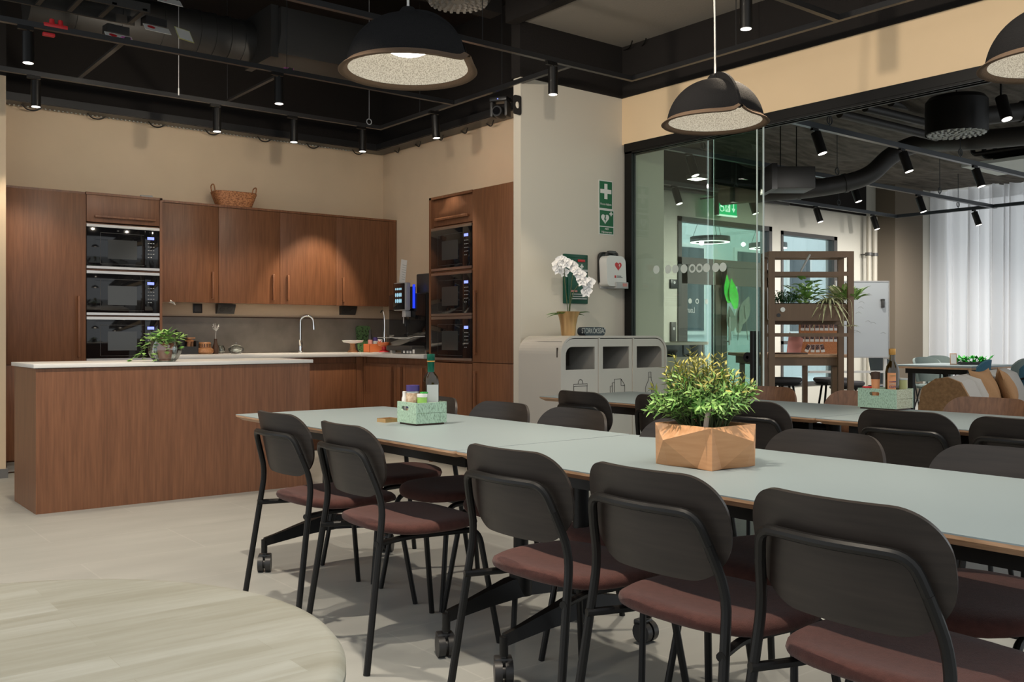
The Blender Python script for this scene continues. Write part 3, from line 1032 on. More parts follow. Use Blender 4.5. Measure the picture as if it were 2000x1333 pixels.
for sgn in (-1, 1):
    G().tube(smooth_path([(sgn * .19, -.05, .125), (sgn * .20, -.04, .19), (sgn * .20, .04, .19), (sgn * .19, .05, .125)]), .006, 6).out('handle', M_WICKER, t)
p = at(293, 378, Y=8.4)
t = thing('paper_roll', 'small grey roll lying on the left tall cabinet', 'roll', (2.63, 8.40, ZTOP + .018), .1)
G().tube([(-.05, 0, 0), (.05, 0, 0)], [.012, .018], 14).out('roll', M_LGREY, t)
t = thing('power_socket', 'flat black square socket plate under the first wall cupboard', 'socket', at(385.5, 603, Y=YB))
G().box(-.043, .043, -.012, 0, -.043, .043, .003).out('plate', M_PLASTB, t)
G().box(-.030, .030, -.015, -.012, -.030, .030, .002).out('rocker', M_DGREY, t)
for k, (u, v) in enumerate(((438, 604), (677, 607))):
    q = at(u, v, Y=YB)
    t = thing('power_socket', ['slanted black double socket box under the second wall cupboard', 'slanted black double socket box under the corner wall cupboard'][k], 'socket', q, 0, 'slanted socket boxes')
    W2 = .085
    G().prism([(0, .045), (-.07, .045), (-.07, .03), (-.03, -.045), (0, -.045)], lambda a, b, d_: (-W2 + d_ * 2 * W2, a, b), 1).out('housing', M_PLASTB, t)
    nrm = Vector((0, -.075, -.04)).normalized()
    for sx in (-.04, .035):
        c0 = Vector((sx, -.052, -.004))
        G().cyl(c0, c0 + nrm * .003, .024, n=18).out('socket_outlet', M_LINE, t)
t = thing('paper_scrap', 'crumpled white paper tag stuck under the first wall cupboard', 'paper', (2.86, 8.42, 1.375))
G().grid(lambda u, v: (-.02 + .045 * u, -.012 + .03 * v, .012 - .03 * u * (1 - v) + .012 * math.sin(5 * v + 3 * u)), 6, 6).solid(.003).out('tag', M_PAPER, t)

ZW = .918
def wt(u, Y):           # a foot on the worktop
    q = at(u, 600, Y=Y)
    return Vector((q.x, Y, ZW))

t = thing('cutting_board', 'narrow speckled wooden board standing beside the left microwave cabinet', 'board', (2.775, 8.60, ZW))
G().box(-.034, .034, -.012, .012, 0, .245, .003).out('board', two_tone('copper speckled board', (.30, .16, .08), (.48, .30, .18), 30), t)
o = wt(366, 8.5)
t = thing('display_box', 'dark box with small wooden figures behind the glass ivy bowl', 'box', o)
G().box(-.085, .075, -.07, .07, 0, .070).box(.055, .075, -.07, .07, .07, .12).out('box', M_PLASTB, t)
G().prism([(-.085, .07), (.045, .07), (.0, .17), (-.085, .215)], lambda a, b, d_: (a, .02 + .05 * d_, b), 1).out('backboard', M_PLASTB, t)
g = G().box(-.02, .05, -.06, 0, .14, .15, .002).cyl((.0, -.03, .07), (.01, -.03, .14), .018).cyl((.035, -.02, .07), (.035, -.02, .12), .012)
g.lathe([(.0, 0), (.035, 0), (.04, .012), (0, .03)], 14, (.01, -.03, .112))
g.out('wooden_figure', M_COPPER, t)
o = wt(400, 8.46)
t = thing('wooden_bowl', 'turned orange wooden bowl stack on the worktop', 'bowl', o)
G().lathe([(.06, 0), (.078, .018), (.074, .045), (.058, .055), (.05, .055), (0, .05)], 28).out('base_bowl', M_COPPER, t)
G().lathe([(.046, .055), (.056, .058), (.054, .10), (.048, .108), (0, .108)], 28).out('upper_bowl', M_COPPER, t)
g = G()
for j in range(16):
    a = 2 * PI * j / 16
    g.cbox((.0545 * math.cos(a), .0545 * math.sin(a), .079), (.005, .009, .028), 0, Matrix.Rotation(a, 3, 'Z'))
g.out('carved_slots', M_BROWN, t)
o = wt(421, 8.48)
t = thing('bud_vase', 'slim dark brown bottle vase with a dried white sprig', 'vase', o)
G().lathe([(.026, 0), (.029, .01), (.029, .06), (.015, .10), (.013, .135), (.016, .138)], 20).out('vase', M_BROWN, t)
g = G().tube(smooth_path([(0, 0, .13), (.003, 0, .19), (.008, 0, .24)]), .0018, 5)
for j in range(16):
    a = random.uniform(0, 2 * PI)
    g.tube([(.006, 0, .21), (.006 + .03 * math.cos(a), .03 * math.sin(a), .24 + random.uniform(-.01, .04))], .0012, 4)
    g.lathe([(0, -.004), (.004, 0), (0, .004)], 6, (.006 + .03 * math.cos(a), .03 * math.sin(a), .245 + random.uniform(0, .03)))
g.out('dried_sprig', M_PAPER, t)
o = wt(432, 8.60)
t = thing('glass_jar', 'small round clear glass jar behind the slim bottle vase', 'jar', o)
G().lathe([(.018, 0), (.034, .02), (.036, .045), (.022, .07), (.024, .075), (.020, .07), (.032, .045), (.03, .02), (0, .006)], 22, cap=False).out('jar', M_CLEAR, t)
o = wt(461, 8.45)
t = thing('sugar_bowl', 'low cut glass bowl of sugar lumps between vase and tap', 'bowl', o)
G().lathe([(.04, 0), (.065, .02), (.07, .05), (.067, .05), (.060, .022), (0, .006)], 24, cap=False).out('bowl', M_CLEAR, t)
G().lathe([(.068, .052), (.045, .075), (.008, .085), (.008, .10), (0, .104)], 24, cap=False).out('lid', M_CLEAR, t)
g = G()
for j in range(14):
    a, r = random.uniform(0, 6.28), random.uniform(0, .04)
    g.cbox((r * math.cos(a), r * math.sin(a), .018 + random.uniform(0, .02)), (.016, .016, .014), .002, Matrix.Rotation(a, 3, 'Z'))
s_ = g.out('sugar_lumps', M_WHITE, t)
o = wt(587, 8.5)
t = thing('kitchen_tap', 'tall chrome swan-neck tap over the worktop', 'tap', o, -.6)
G().lathe([(.028, 0), (.028, .012), (.022, .02), (.022, .10), (.016, .115), (.012, .12)], 20).out('base', M_CHROME, t)
pts = [(0, 0, .115), (0, 0, .30)] + [(.062 - .062 * math.cos(a), 0, .30 + .062 * math.sin(a)) for a in [PI * j / 12 for j in range(1, 12)]] + [(.125, 0, .28), (.128, 0, .245)]
G().tube(pts, .011, 12).tube([(.1265, 0, .265), (.129, 0, .225)], .014, 12).out('spout', M_CHROME, t)
G().tube([(0, -.02, .075), (.0, -.05, .10), (.0, -.058, .13)], [.012, .009, .006], 10).out('lever', M_CHROME, t)

o = wt(689, 8.42)
t = thing('cake_stand', 'pale shallow dish on a turned orange wooden foot', 'cake stand', o)
G().lathe([(.05, 0), (.055, .006), (.032, .03), (.024, .075), (.03, .09)], 24).out('foot', M_COPPER, t)
G().lathe([(.03, .088), (.095, .10), (.108, .118), (.104, .12), (.09, .106), (0, .10)], 30, cap=False).out('dish', M_PAPER, t)
g = G()
for j in range(7):
    a = random.uniform(0, 6.28)
    g.cbox((.05 * math.cos(a), .05 * math.sin(a), .114), (.05, .02, .014), .004, Matrix.Rotation(a, 3, 'Z'))
g.out('biscuits', M_LGREY, t)
o = wt(712, 8.62)
t = thing('patterned_tray', 'dark green patterned tray leaning on the splash panel', 'tray', o)
G().prism(rrect(.17, .27, .035, 5, 0, .135), lambda a, b, d_: (a, -.02 + .012 * d_ + .05 * b / .27, b), 1).out('tray', M_POTTERY, t)
o = Vector((4.82, 8.28, ZW))
t = thing('orange_box', 'orange enamel box of sachets and jars in the worktop corner', 'box', o)
g = G().box(-.085, .085, -.06, .06, 0, .004)
for q in ((-.085, .085, -.06, -.056), (-.085, .085, .056, .06), (-.085, -.081, -.06, .06), (.081, .085, -.06, .06)):
    g.box(*q, 0, .085)
g.out('box', M_ORANGE, t)
tb = thing('dark_bottle', 'small dark bottle standing in the orange box', 'bottle', o + Vector((-.03, .02, .005)))
G().lathe([(.022, 0), (.023, .15), (.012, .18), (.011, .225), (0, .227)], 18).out('glass', M_PLASTB, tb)
G().lathe([(.0236, .03), (.0236, .12)], 18, cap=False).out('label_band', M_PINK, tb)
tb = thing('spice_jar', 'purple lidded jar standing in the orange box', 'jar', o + Vector((.018, .0, .005)))
G().lathe([(.024, 0), (.024, .11)], 18).out('jar', M_LABEL, tb)
G().lathe([(.025, .11), (.025, .145)], 18).out('lid', M_PURPLE, tb)
tb = thing('tea_packet', 'white packet with a red zigzag standing in the orange box', 'packet', o + Vector((.058, -.02, .005)), -.5)
G().box(-.022, .022, -.012, .012, 0, .125, .001).out('packet', M_PAPER, tb)
G().prism([(-.015, .07), (-.008, .07), (.0, .09), (.008, .10), (.018, .115), (.012, .118), (.002, .105), (-.006, .10), (-.012, .115), (-.018, .112)], lambda a, b, d_: (a, -.0125 - .001 * d_, b), 1).out('red_mark', M_RED, tb)
o = Vector((4.80, 8.05, ZW))
t = thing('serving_bowl', 'orange red bowl on a small red foot beside the orange box', 'bowl', o)
G().lathe([(.03, .06), (.065, .075), (.07, .10), (.062, .102), (.05, .085), (0, .075)], 24, cap=False).out('bowl', M_ORANGE, t)
G().lathe([(.055, .004), (.05, .012), (.022, .03), (.022, .062), (.0, .068)], 20).out('foot', M_RED, t)
G().cbox((0, 0, .003), (.17, .13, .006), .001).out('base_plate', M_LGREY, t)
o = Vector((4.98, 8.34, ZW))
t = thing('kitchen_tap', 'slim chrome tap standing left of the coffee machine', 'tap', o)
G().lathe([(.03, 0), (.026, .10), (.02, .16), (.012, .22), (.010, .26)], 18).out('base', M_CHROME, t)
G().tube(smooth_path([(0, 0, .25), (-.005, 0, .36), (-.02, 0, .42), (-.045, 0, .40)]), .009, 10).out('spout', M_CHROME, t)

# coffee machine (faces -X)
t = thing('coffee_machine', 'black bean-to-cup coffee machine with lit touch screen', 'coffee machine', (4.9, 7.45, ZW))
G().box(-.16, .22, -.24, .40, .04, .56, .012).out('body', M_PLASTB, t)
G().box(-.165, -.16, -.235, .395, .06, .55, .001).out('front_panel', M_GLOSSB, t)
G().box(-.10, .2, -.20, .02, .56, .74, .01).out('bean_hopper', M_DGREY, t)
g = G().box(-.245, -.185, -.02, .19, .40, .66, .012)
sc = g.out('screen_housing', M_LGREY, t)
G().box(-.250, -.244, -.012, .182, .408, .652, .002).out('bezel', M_GLOSSB, sc)
g = G()
for i in range(3):
    for j in range(4):
        yy = .135 - j * .030
        zz = .60 - i * .055
        g.prism([(yy + .011 * math.cos(2 * PI * q / 10), zz + (.011 if i == 0 else .02) * math.sin(2 * PI * q / 10)) for q in range(10)], lambda a, b, d_: (-.2505 - .001 * d_, a, b), 1)
g.out('screen_icons', M_SCREEN, sc)
G().box(-.185, -.15, -.05, .12, .42, .62).out('neck', M_PLASTB, t)
G().box(-.184, -.164, -.062, -.050, .42, .64).out('light_strip', M_BLUE, t)
G().cyl((-.2, .08, .28), (-.2, .08, .40), .006, n=8).box(-.23, -.17, -.0, .06, .34, .40, .004).out('nozzle', M_LGREY, t)
G().box(-.30, -.05, -.22, .22, .03, .075, .006).out('drip_tray', M_DGREY, t)
g = G().box(-.305, -.30, -.23, .38, .145, .152).tube(smooth_path([(-.165, .38, .15), (-.17, .1, .135), (-.17, -.06, .155), (-.165, -.23, .16)]), .005, 6)
g.out('trim_line', M_LGREY, t)
g = G()
for y in (-.2, -.08, .04, .14, .34):
    g.box(-.17, -.13, y, y + .03, 0, .045)
g.out('leg', M_LGREY, t)
t = thing('menu_card', 'white price card leaning on top of the coffee machine screen', 'card', (4.70, 7.55, ZW + .662))
rr = Matrix.Rotation(.18, 3, 'X')
G().cbox((0, -.012, .105), (.004, .10, .215), 0, rr).out('card', M_PAPER, t)
g = G()
for j, wd in enumerate((.05, .06, .04, .07, .07, .06, .07)):
    g.cbox(rr @ Vector((-.003, -.0, .03 + j * .022)) + Vector((0, -.012, .0)), (.001, wd, .006), 0, rr)
g.out('print_lines', M_LABEL, t)
t = thing('cup_tray', 'dark drip grate box on the worktop before the coffee machine', 'box', (4.66, 7.30, ZW))
G().box(-.05, .05, -.12, .12, 0, .05, .004).out('box', M_DGREY, t)
g = G()
for y in (-.1, -.05, .0, .06):
    g.box(-.053, -.05, y, y + .03, .008, .042)
g.out('white_marks', M_PAPER, t)

# ================================================================== PILLAR AND BINS
YP = 5.578


def pput(a, b, d_):
    return (a, -.0045 - .0012 * d_, b)


def cross(cx, cz, s, w_):
    return [(cx - w_, cz + s), (cx - w_, cz + w_), (cx - s, cz + w_), (cx - s, cz - w_), (cx - w_, cz - w_), (cx - w_, cz - s), (cx + w_, cz - s), (cx + w_, cz - w_), (cx + s, cz - w_), (cx + s, cz + w_), (cx + w_, cz + w_), (cx + w_, cz + s)]


def heart(cx, cz, s, n=36):
    out = []
    for j in range(n):
        t = 2 * PI * j / n
        out.append((cx + s * 16 * math.sin(t) ** 3 / 17, cz + s * (13 * math.cos(t) - 5 * math.cos(2 * t) - 2 * math.cos(3 * t) - math.cos(4 * t) + 2) / 17))
    return out


def bolt(cx, cz, s):
    return [(cx - .1 * s, cz + .75 * s), (cx - .35 * s, cz - .1 * s), (cx - .02 * s, cz - .02 * s), (cx - .2 * s, cz - .8 * s), (cx + .3 * s, cz + .18 * s), (cx + .02 * s, cz + .12 * s), (cx + .2 * s, cz + .75 * s)]


t = thing('first_aid_sign', 'green sign with white cross, upper of two signs on the pillar', 'sign', (5.412, YP, 2.235))
G().box(-.078, .078, -.003, -.0001, -.118, .118).out('sheet', M_WHITE, t)
G().box(-.071, .071, -.0042, -.003, -.110, .110).out('green_field', M_GREEN, t)
G().prism(cross(0, .028, .062, .017), pput, 1).out('cross', M_WHITE, t)
text('lettering', 'Första hjälpen', .0235, M_WHITE, t, (5.412, YP - .006, 2.158), R_NEGY, sx=.95)
t = thing('defibrillator_sign', 'green heart and lightning sign, lower of two signs on the pillar', 'sign', (5.421, YP, 2.012))
G().box(-.084, .084, -.003, -.0001, -.102, .102).out('sheet', M_WHITE, t)
G().box(-.077, .077, -.0042, -.003, -.032, .095).box(-.077, .077, -.0042, -.003, -.095, -.040).out('green_field', M_GREEN, t)
h = G().prism(heart(-.018, .024, .047), pput, 1).out('heart', M_WHITE, t)
G().prism(bolt(-.016, .022, .042), lambda a, b, d_: (a, -.0058 - .0008 * d_, b), 1).out('lightning_bolt', M_GREEN, h)
G().prism(cross(.050, .072, .018, .006), pput, 1).out('small_cross', M_WHITE, t)
text('lettering', 'AED', .024, M_WHITE, t, (5.421, YP - .006, 1.958), R_NEGY)
text('lettering', 'Hjärtstartare', .0235, M_WHITE, t, (5.421, YP - .006, 1.931), R_NEGY, sx=.95)

t = thing('first_aid_station', 'dark green first aid board with dressings, behind the orchid', 'first aid kit', (5.072, YP, 1.535))
G().box(-.125, .125, -.02, .001, -.195, .195, .003).out('board', M_DKGREEN, t)
G().box(-.10, .10, -.035, -.02, -.165, .17, .006).out('tray', M_DKGREEN, t)
G().box(.0, .075, -.045, -.035, .135, .155, .004).out('red_tag', M_RED, t)
G().prism(cross(.045, .10, .018, .006), lambda a, b, d_: (a, -.0352 - .002 * d_, b), 1).out('cross', M_WHITE, t)
G().box(-.02, .095, -.050, -.034, .058, .075).out('label_strip', M_LABEL, t)
g = G()
for i in range(3):
    g.box(-.02 + i * .038, .01 + i * .038, -.047, -.034, .005, .045, .002)
g.out('plaster_packet', M_LABEL, t)
G().box(-.07, -.01, -.044, -.034, -.105, -.09).out('orange_strip', M_PINK, t)
g = G()
for i in range(3):
    g.box(-.06, .09, -.046, -.034, -.125 - i * .018, -.117 - i * .018)
g.out('bandage_pack', M_LABEL, t)

t = thing('defibrillator', 'white wall defibrillator case with red heart on a grey bracket', 'defibrillator', (5.43, YP, 1.48))
G().box(-.02, .115, -.125, .001, -.012, .004).box(-.09, .115, -.02, .001, -.012, .20, .004).box(-.02, .115, -.13, -.122, -.012, .040, .002).out('bracket', M_LGREY, t)
G().prism(rrect(.215, .245, (.03, .03, .05, .05), 5, .0, .128), lambda a, b, d_: (a - .012 * b / .2 + .0, -.022 - .095 * d_, b), 1).out('case', M_WHITE, t)
G().prism(rrect(.20, .27, .05, 5, -.02, .15), lambda a, b, d_: (a, -.012 - .02 * d_, b), 1).out('back_shell', M_PLASTB, t)
G().tube(smooth_path([(-.07, -.06, .24), (-.062, -.06, .272), (-.03, -.06, .285), (.02, -.06, .285), (.052, -.06, .272), (.06, -.06, .24)]), .010, 8).box(-.045, .03, -.075, -.045, .272, .294, .004).out('carry_handle', M_DGREY, t)
h = G().prism(heart(.012, .165, .040), lambda a, b, d_: (a, -.1172 - .001 * d_, b), 1).out('heart', M_RED, t)
G().prism(bolt(.024, .172, .020), lambda a, b, d_: (a, -.1184 - .0008 * d_, b), 1).out('lightning_bolt', M_WHITE, h)
g = G().box(-.03, -.012, -.1185, -.117, .072, .092)
g.out('red_mark', M_RED, t)
g = G().box(-.004, .045, -.1185, -.117, .085, .090).box(-.004, .06, -.1185, -.117, .075, .079)
g.out('print_lines', M_DGREY, t)
G().box(.05, .10, -.1315, -.13, .004, .030, .0).out('red_label', M_PINK, t)

# recycling bins
BX0, BX1, BYF, BYB, BZ = 4.474, 5.585, 5.065, 5.545, 1.085
t = thing('recycling_station', 'cream three-compartment recycling station with rounded top corners', 'waste bin', (5.03, 5.3, 0))
R = .13
outl = [(BX0, .02), (BX1, .02)] + [(BX1 - R + R * math.cos(a), BZ - R + R * math.sin(a)) for a in [PI / 2 * j / 10 for j in range(11)]] + [(BX0 + R - R * math.sin(a), BZ - R + R * math.cos(a)) for a in [PI / 2 * j / 10 for j in range(11)]]
R2 = R - .016
inl = [(BX0 + .016, .035), (BX1 - .016, .035)] + [(BX1 - R + R2 * math.cos(a), BZ - R + R2 * math.sin(a)) for a in [PI / 2 * j / 10 for j in range(11)]] + [(BX0 + R - R2 * math.sin(a), BZ - R + R2 * math.cos(a)) for a in [PI / 2 * j / 10 for j in range(11)]]
g = G()
n = len(outl)
for j in range(n):
    k = (j + 1) % n
    a, b, c_, d_ = outl[j], outl[k], inl[k], inl[j]
    g.quad((a[0], BYF, a[1]), (b[0], BYF, b[1]), (c_[0], BYF, c_[1]), (d_[0], BYF, d_[1]))
    g.quad((a[0], BYB, a[1]), (b[0], BYB, b[1]), (b[0], BYF, b[1]), (a[0], BYF, a[1]))
    g.quad((d_[0], BYB - .01, d_[1]), (c_[0], BYB - .01, c_[1]), (c_[0], BYF, c_[1]), (d_[0], BYF, d_[1]))
g.b.faces.new([g.b.verts.new((x, BYB, z)) for x, z in outl])
xd = [4.8525, 5.2105]
for x in xd:
    g.box(x - .006, x + .006, BYF + .0, BYB, .03, BZ - .012)
g.box(BX0 - .0, BX0 + .0, BYF, BYB, 0, .02)
g.out('shell', M_BIN, t, True)
cells = [(BX0 + .019, xd[0] - .009), (xd[0] + .009, xd[1] - .009), (xd[1] + .009, BX1 - .019)]
for k, (x0, x1) in enumerate(cells):
    zt = BZ - .022
    yq = BYF + .006
    r1 = R2 - .006
    corner = {0: (0, 0, 0, r1), 1: (0, 0, 0, 0), 2: (0, 0, r1, 0)}[k]
    hole_c = {0: (0, 0, 0, .06), 1: (0, 0, 0, 0), 2: (0, 0, .05, 0)}[k]
    ho = rrect(x1 - x0 - .065, .165, hole_c, 6, (x0 + x1) / 2, .985 - .0825 + .02)
    oo = rrect(x1 - x0, zt - .045, corner, 6, (x0 + x1) / 2, (zt + .045) / 2)
    # front panel with an opening: bridge outline and hole with a fill
    bm_ = G()
    vo = [bm_.b.verts.new((x, yq, z)) for x, z in oo]
    vh = [bm_.b.verts.new((x, yq, z)) for x, z in ho]
    es = [bm_.b.edges.new((vo[i], vo[(i + 1) % len(vo)])) for i in range(len(vo))] + [bm_.b.edges.new((vh[i], vh[(i + 1) % len(vh)])) for i in range(len(vh))]
    bmesh.ops.triangle_fill(bm_.b, edges=es, use_beauty=True)
    bmesh.ops.recalc_face_normals(bm_.b, faces=bm_.b.faces)
    r_ = bmesh.ops.extrude_face_region(bm_.b, geom=list(bm_.b.faces))
    bmesh.ops.translate(bm_.b, vec=(0, .012, 0), verts=[e for e in r_['geom'] if isinstance(e, bmesh.types.BMVert)])
    dr = bm_.out('door', M_BIN, t, True, ang=30)
    hx0, hx1 = min(x for x, _ in ho), max(x for x, _ in ho)
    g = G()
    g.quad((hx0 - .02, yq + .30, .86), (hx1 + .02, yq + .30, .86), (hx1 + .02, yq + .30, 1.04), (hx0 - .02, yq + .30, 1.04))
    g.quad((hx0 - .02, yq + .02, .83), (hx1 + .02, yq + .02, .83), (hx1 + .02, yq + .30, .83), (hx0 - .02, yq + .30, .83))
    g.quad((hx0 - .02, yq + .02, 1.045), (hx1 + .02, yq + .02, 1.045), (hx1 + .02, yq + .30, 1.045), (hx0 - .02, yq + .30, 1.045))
    g.m = 1  # lit look of the inner side walls put into a lighter colour
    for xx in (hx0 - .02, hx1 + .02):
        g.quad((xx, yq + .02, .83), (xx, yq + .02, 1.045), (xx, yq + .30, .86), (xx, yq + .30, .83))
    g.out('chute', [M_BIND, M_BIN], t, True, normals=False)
    # engraved line icons
    ic = G()
    cx, w_ = (x0 + x1) / 2, .0016
    yl = yq - .0015

    def ln(*pts, closed=False):
        ic.tube([(cx + a, yl, b) for a, b in pts], .0022, 4, closed)
    if k == 0:
        ln((-.068, .735), (.068, .735), (.068, .72), (-.068, .72), closed=True)
        ln(*[(.024 * math.cos(a), .738 + .03 * math.sin(a)) for a in [PI * j / 10 for j in range(11)]])
        ln((-.066, .72), (-.062, .50), (.062, .50), (.066, .72))
        for q in (-.033, 0, .033):
            ln((q, .66), (q, .53))
    elif k == 1:
        ln((-.02, .50), (-.02, .76), (.05, .76), (.088, .715), (.088, .50), closed=True)
        ln((.05, .76), (.05, .71), (.088, .71))
        ln((-.022, .735), (-.042, .735), (-.042, .50))
        ln((-.044, .71), (-.062, .71), (-.062, .50))
    else:
        ln((-.045, .50), (-.045, .69), (-.012, .745), (-.012, .765), (.018, .765), (.018, .745), (.05, .69), (.05, .50), closed=True)
        ln((-.010, .768), (-.008, .805), (.014, .805), (.016, .768))
        ln((.022, .71), (.036, .68), (.036, .60), (.022, .60), closed=True)
    ic.out('icon', M_LINE, dr).matrix_local = Matrix.LocRotScale(t.location, t.rotation_euler, None).inverted()
g = G().box(BX0 - .0015, BX0 + .004, BYF + .035, BYF + .047, .93, 1.0)
g.out('side_slot', M_BIND, t, True)
G().box(BX0 + .03, BX1 - .03, BYF + .04, BYB - .03, 0, .03).out('plinth', M_BIND, t, True)

# orchid
o = Vector((4.87, 5.30, BZ))
o = at(1110, 640, Y=5.28)
o.z = BZ + .001
t = thing('orchid', 'white flowering orchid in a flared gold pot on the recycling station', 'plant', o)
G().lathe([(.052, 0), (.054, .01), (.060, .08), (.072, .140), (.090, .180), (.085, .180), (.066, .14), (.05, .10), (0, .10)], 30).out('pot', M_GOLD, t)
G().lathe([(.074, .155), (0, .16)], 20, cap=False).out('bark_soil', M_SOIL, t)
g = G()
for a, L, b in ((2.9, .19, .35), (-.1, .20, .22), (2.4, .16, .5), (.5, .17, .3), (3.6, .15, .3), (-.7, .12, .4)):
    g.leaf((0, 0, .155), (math.cos(a), math.sin(a) * .6, .35), (0, 0, 1), L * 1.1, .06, b, 6)
g.out('foliage', M_LEAF, t, ang=80)
RT = Vector((S, -C, 0))      # sideways as the flower spikes lean
g = G()
sp = [smooth_path([Vector((0, 0, .13)), RT * -.015 + Vector((0, 0, .30)), RT * -.03 + Vector((0, 0, .46)), RT * -.015 + Vector((0, 0, .545)), RT * .035 + Vector((0, 0, .54))], 6),
      smooth_path([Vector((.01, 0, .13)), RT * .02 + Vector((0, 0, .26)), RT * .06 + Vector((0, 0, .36)), RT * .11 + Vector((0, 0, .39))], 6),
      smooth_path([Vector((0, .0, .13)), RT * .015 + Vector((0, 0, .30)), RT * .035 + Vector((0, 0, .46)), RT * .065 + Vector((0, 0, .49))], 6)]
for s_ in sp:
    g.tube(s_, .0035, 6)
g.out('flower_spike', M_STEM, t)


def orchid_flower(c, sc_, yaw, tilt):
    g = G()
    for k in range(5):
        a = PI / 2 + 2 * PI * k / 5
        L = .052 * sc_ if k in (1, 4) else .045 * sc_
        w_ = .056 * sc_ if k in (1, 4) else .034 * sc_
        g.leaf((0, 0, 0), (math.cos(a), .25 if k in (1, 4) else .1, math.sin(a)), (0, -1, 0), L, w_, .12, 5)
    g.lathe([(0, -.006), (.008, 0), (.005, .010), (0, .012)], 8, (0, -.008, -.004))
    g.move(Matrix.Translation(c) @ Matrix.Rotation(yaw, 4, 'Z') @ Matrix.Rotation(tilt, 4, 'X'))
    return g


for (du, dz, s_) in ((-.085, .54, 1.1), (-.055, .565, 1.0), (-.03, .545, 1.1), (-.07, .50, 1.0), (-.04, .475, .9), (.03, .525, 1.15), (.045, .49, 1.0), (.085, .455, 1.05), (.10, .41, 1.05), (.125, .385, 1.0), (.15, .40, 1.1), (.16, .36, .9), (.115, .33, 1.0)):
    orchid_flower(RT * du + Vector((random.uniform(-.02, .02), random.uniform(-.03, .01), dz)), s_, -.6 + random.uniform(-.6, .6), random.uniform(-.4, .3)).out('flower', M_PETAL, t, ang=80)

# roll of sacks with lettering
o = at(1155, 655, Y=5.36)
t = thing('bag_roll', 'dark blue roll of kitchen sacks lying on the recycling station', 'bag roll', (o.x, 5.36, BZ + .034))
g = G().prism(rrect(.225, .066, .032, 6, 0, 0), lambda a, b, d_: (a, -.04 + .08 * d_, b), 1)
g.out('roll', M_BAG, t)
text('lettering', 'STORKÖKSSÄC', .056, M_LABEL, t, (o.x - .012, 5.36 - .0405, BZ + .036), R_NEGY, sx=.66)

# ================================================================== TABLES
TZ = .72


def make_table(label, x0, x1, y0, y1, cham, group):
    """cham: which end (y1 = far end) has clipped corners"""
    cx, cy = (x0 + x1) / 2, (y0 + y1) / 2
    t = thing('dining_table', label, 'table', (cx, cy, 0), 0, group)
    hx, hy = (x1 - x0) / 2, (y1 - y0) / 2
    G().prism(rrect(hx * 2, hy * 2, .012, 3), lambda a, b, d_: (a, b, TZ - .003 + .003 * d_), 1).out('tabletop', M_TOP, t)
    # chamfered oak edge below the linoleum
    g = G()
    A_, B_ = rrect(hx * 2, hy * 2, .012, 3), rrect(hx * 2 - .05, hy * 2 - .05, .01, 3)
    n = len(A_)
    va = [g.b.verts.new((x, y, TZ - .0031)) for x, y in A_]
    vb = [g.b.verts.new((x, y, TZ - .010)) for x, y in A_]
    vc = [g.b.verts.new((x, y, TZ - .026)) for x, y in B_]
    for r1, r2 in ((va, vb), (vb, vc)):
        for j in range(n):
            g.b.faces.new((r1[j], r1[(j + 1) % n], r2[(j + 1) % n], r2[j]))
    g.b.faces.new(list(reversed(va)))
    g.b.faces.new(vc)
    g.out('edge_band', W_EDGE, t)
    g = G()
    for x in (-.27, .27):
        g.box(x - .016, x + .016, -hy + .10, hy - .10, TZ - .075, TZ - .0262)
    for y in (-hy + .17, hy - .17):
        g.box(-.30, .30, y - .05, y + .05, TZ - .040, TZ - .0262)
    g.cyl((0, -hy + .15, TZ - .085), (0, hy - .15, TZ - .085), .022, n=14)
    g.out('under_frame', M_BLACK, t)
    for sy in (-1, 1):
        y = sy * (hy - .155)
        G().cyl((0, y, .17), (0, y, TZ - .03), .027, n=18).cyl((0, y, TZ - .11), (0, y, TZ - .04), .036, n=18).out('post', M_BLACK, t)
        g = G()
        for sx in (-1, 1):
            P_ = [(0, .195, .032, .040), (.06, .19, .032, .038), (.16, .172, .026, .024), (.27, .150, .02, .016), (.325, .140, .018, .014)]
            rings = []
            for px, pz, hh, ww in P_:
                rings.append([g.b.verts.new((sx * px, y + a * ww, pz + b * hh)) for a, b in ((-1, -1), (1, -1), (.6, 1), (-.6, 1))])
            for r1, r2 in zip(rings, rings[1:]):
                for j in range(4):
                    g.b.faces.new((r1[j], r1[(j + 1) % 4], r2[(j + 1) % 4], r2[j]))
            g.b.faces.new(rings[0])
            g.b.faces.new(rings[-1])
            g.cyl((sx * .325, y, .09), (sx * .325, y, .150), .014, n=12)
        g.cyl((0, y, .16), (0, y, .235), .042, n=18)
        g.out('foot', M_BLACK, t)
        for sx in (-1, 1):
            an = random.uniform(-.8, .8)
            g = G()
            for q in (-.017, .017):
                g.tube([(q - .012, 0, 0), (q + .012, 0, 0)], .037, 20)
            g.tube([(-.006, 0, 0), (.006, 0, 0)], .022, 12).box(-.008, .008, -.006, .02, .0, .055).box(-.029, .029, -.01, .034, .02, .043, .006)
            g.move(Matrix.Rotation(an, 4, 'Z') @ Matrix.Translation((0, .012, 0)))
            g.move(Matrix.Translation((sx * .325, y, .037)))
            g.out('caster', M_PLASTB, t)
    return t


make_table('white dining table in the front row, its far end beside the island', 1.742, 2.545, 2.488, 4.270, 1, 'white dining tables')
make_table('white dining table in the front row carrying the wooden planter', 1.742, 2.545, .665, 2.482, 0, 'white dining tables')
make_table('white dining table in the back row, its far end near the recycling station', 3.690, 4.490, 2.476, 4.380, 1, 'white dining tables')
make_table('white dining table in the back row carrying the mint crate with gold-capped bottle', 3.690, 4.490, .60, 2.470, 0, 'white dining tables')


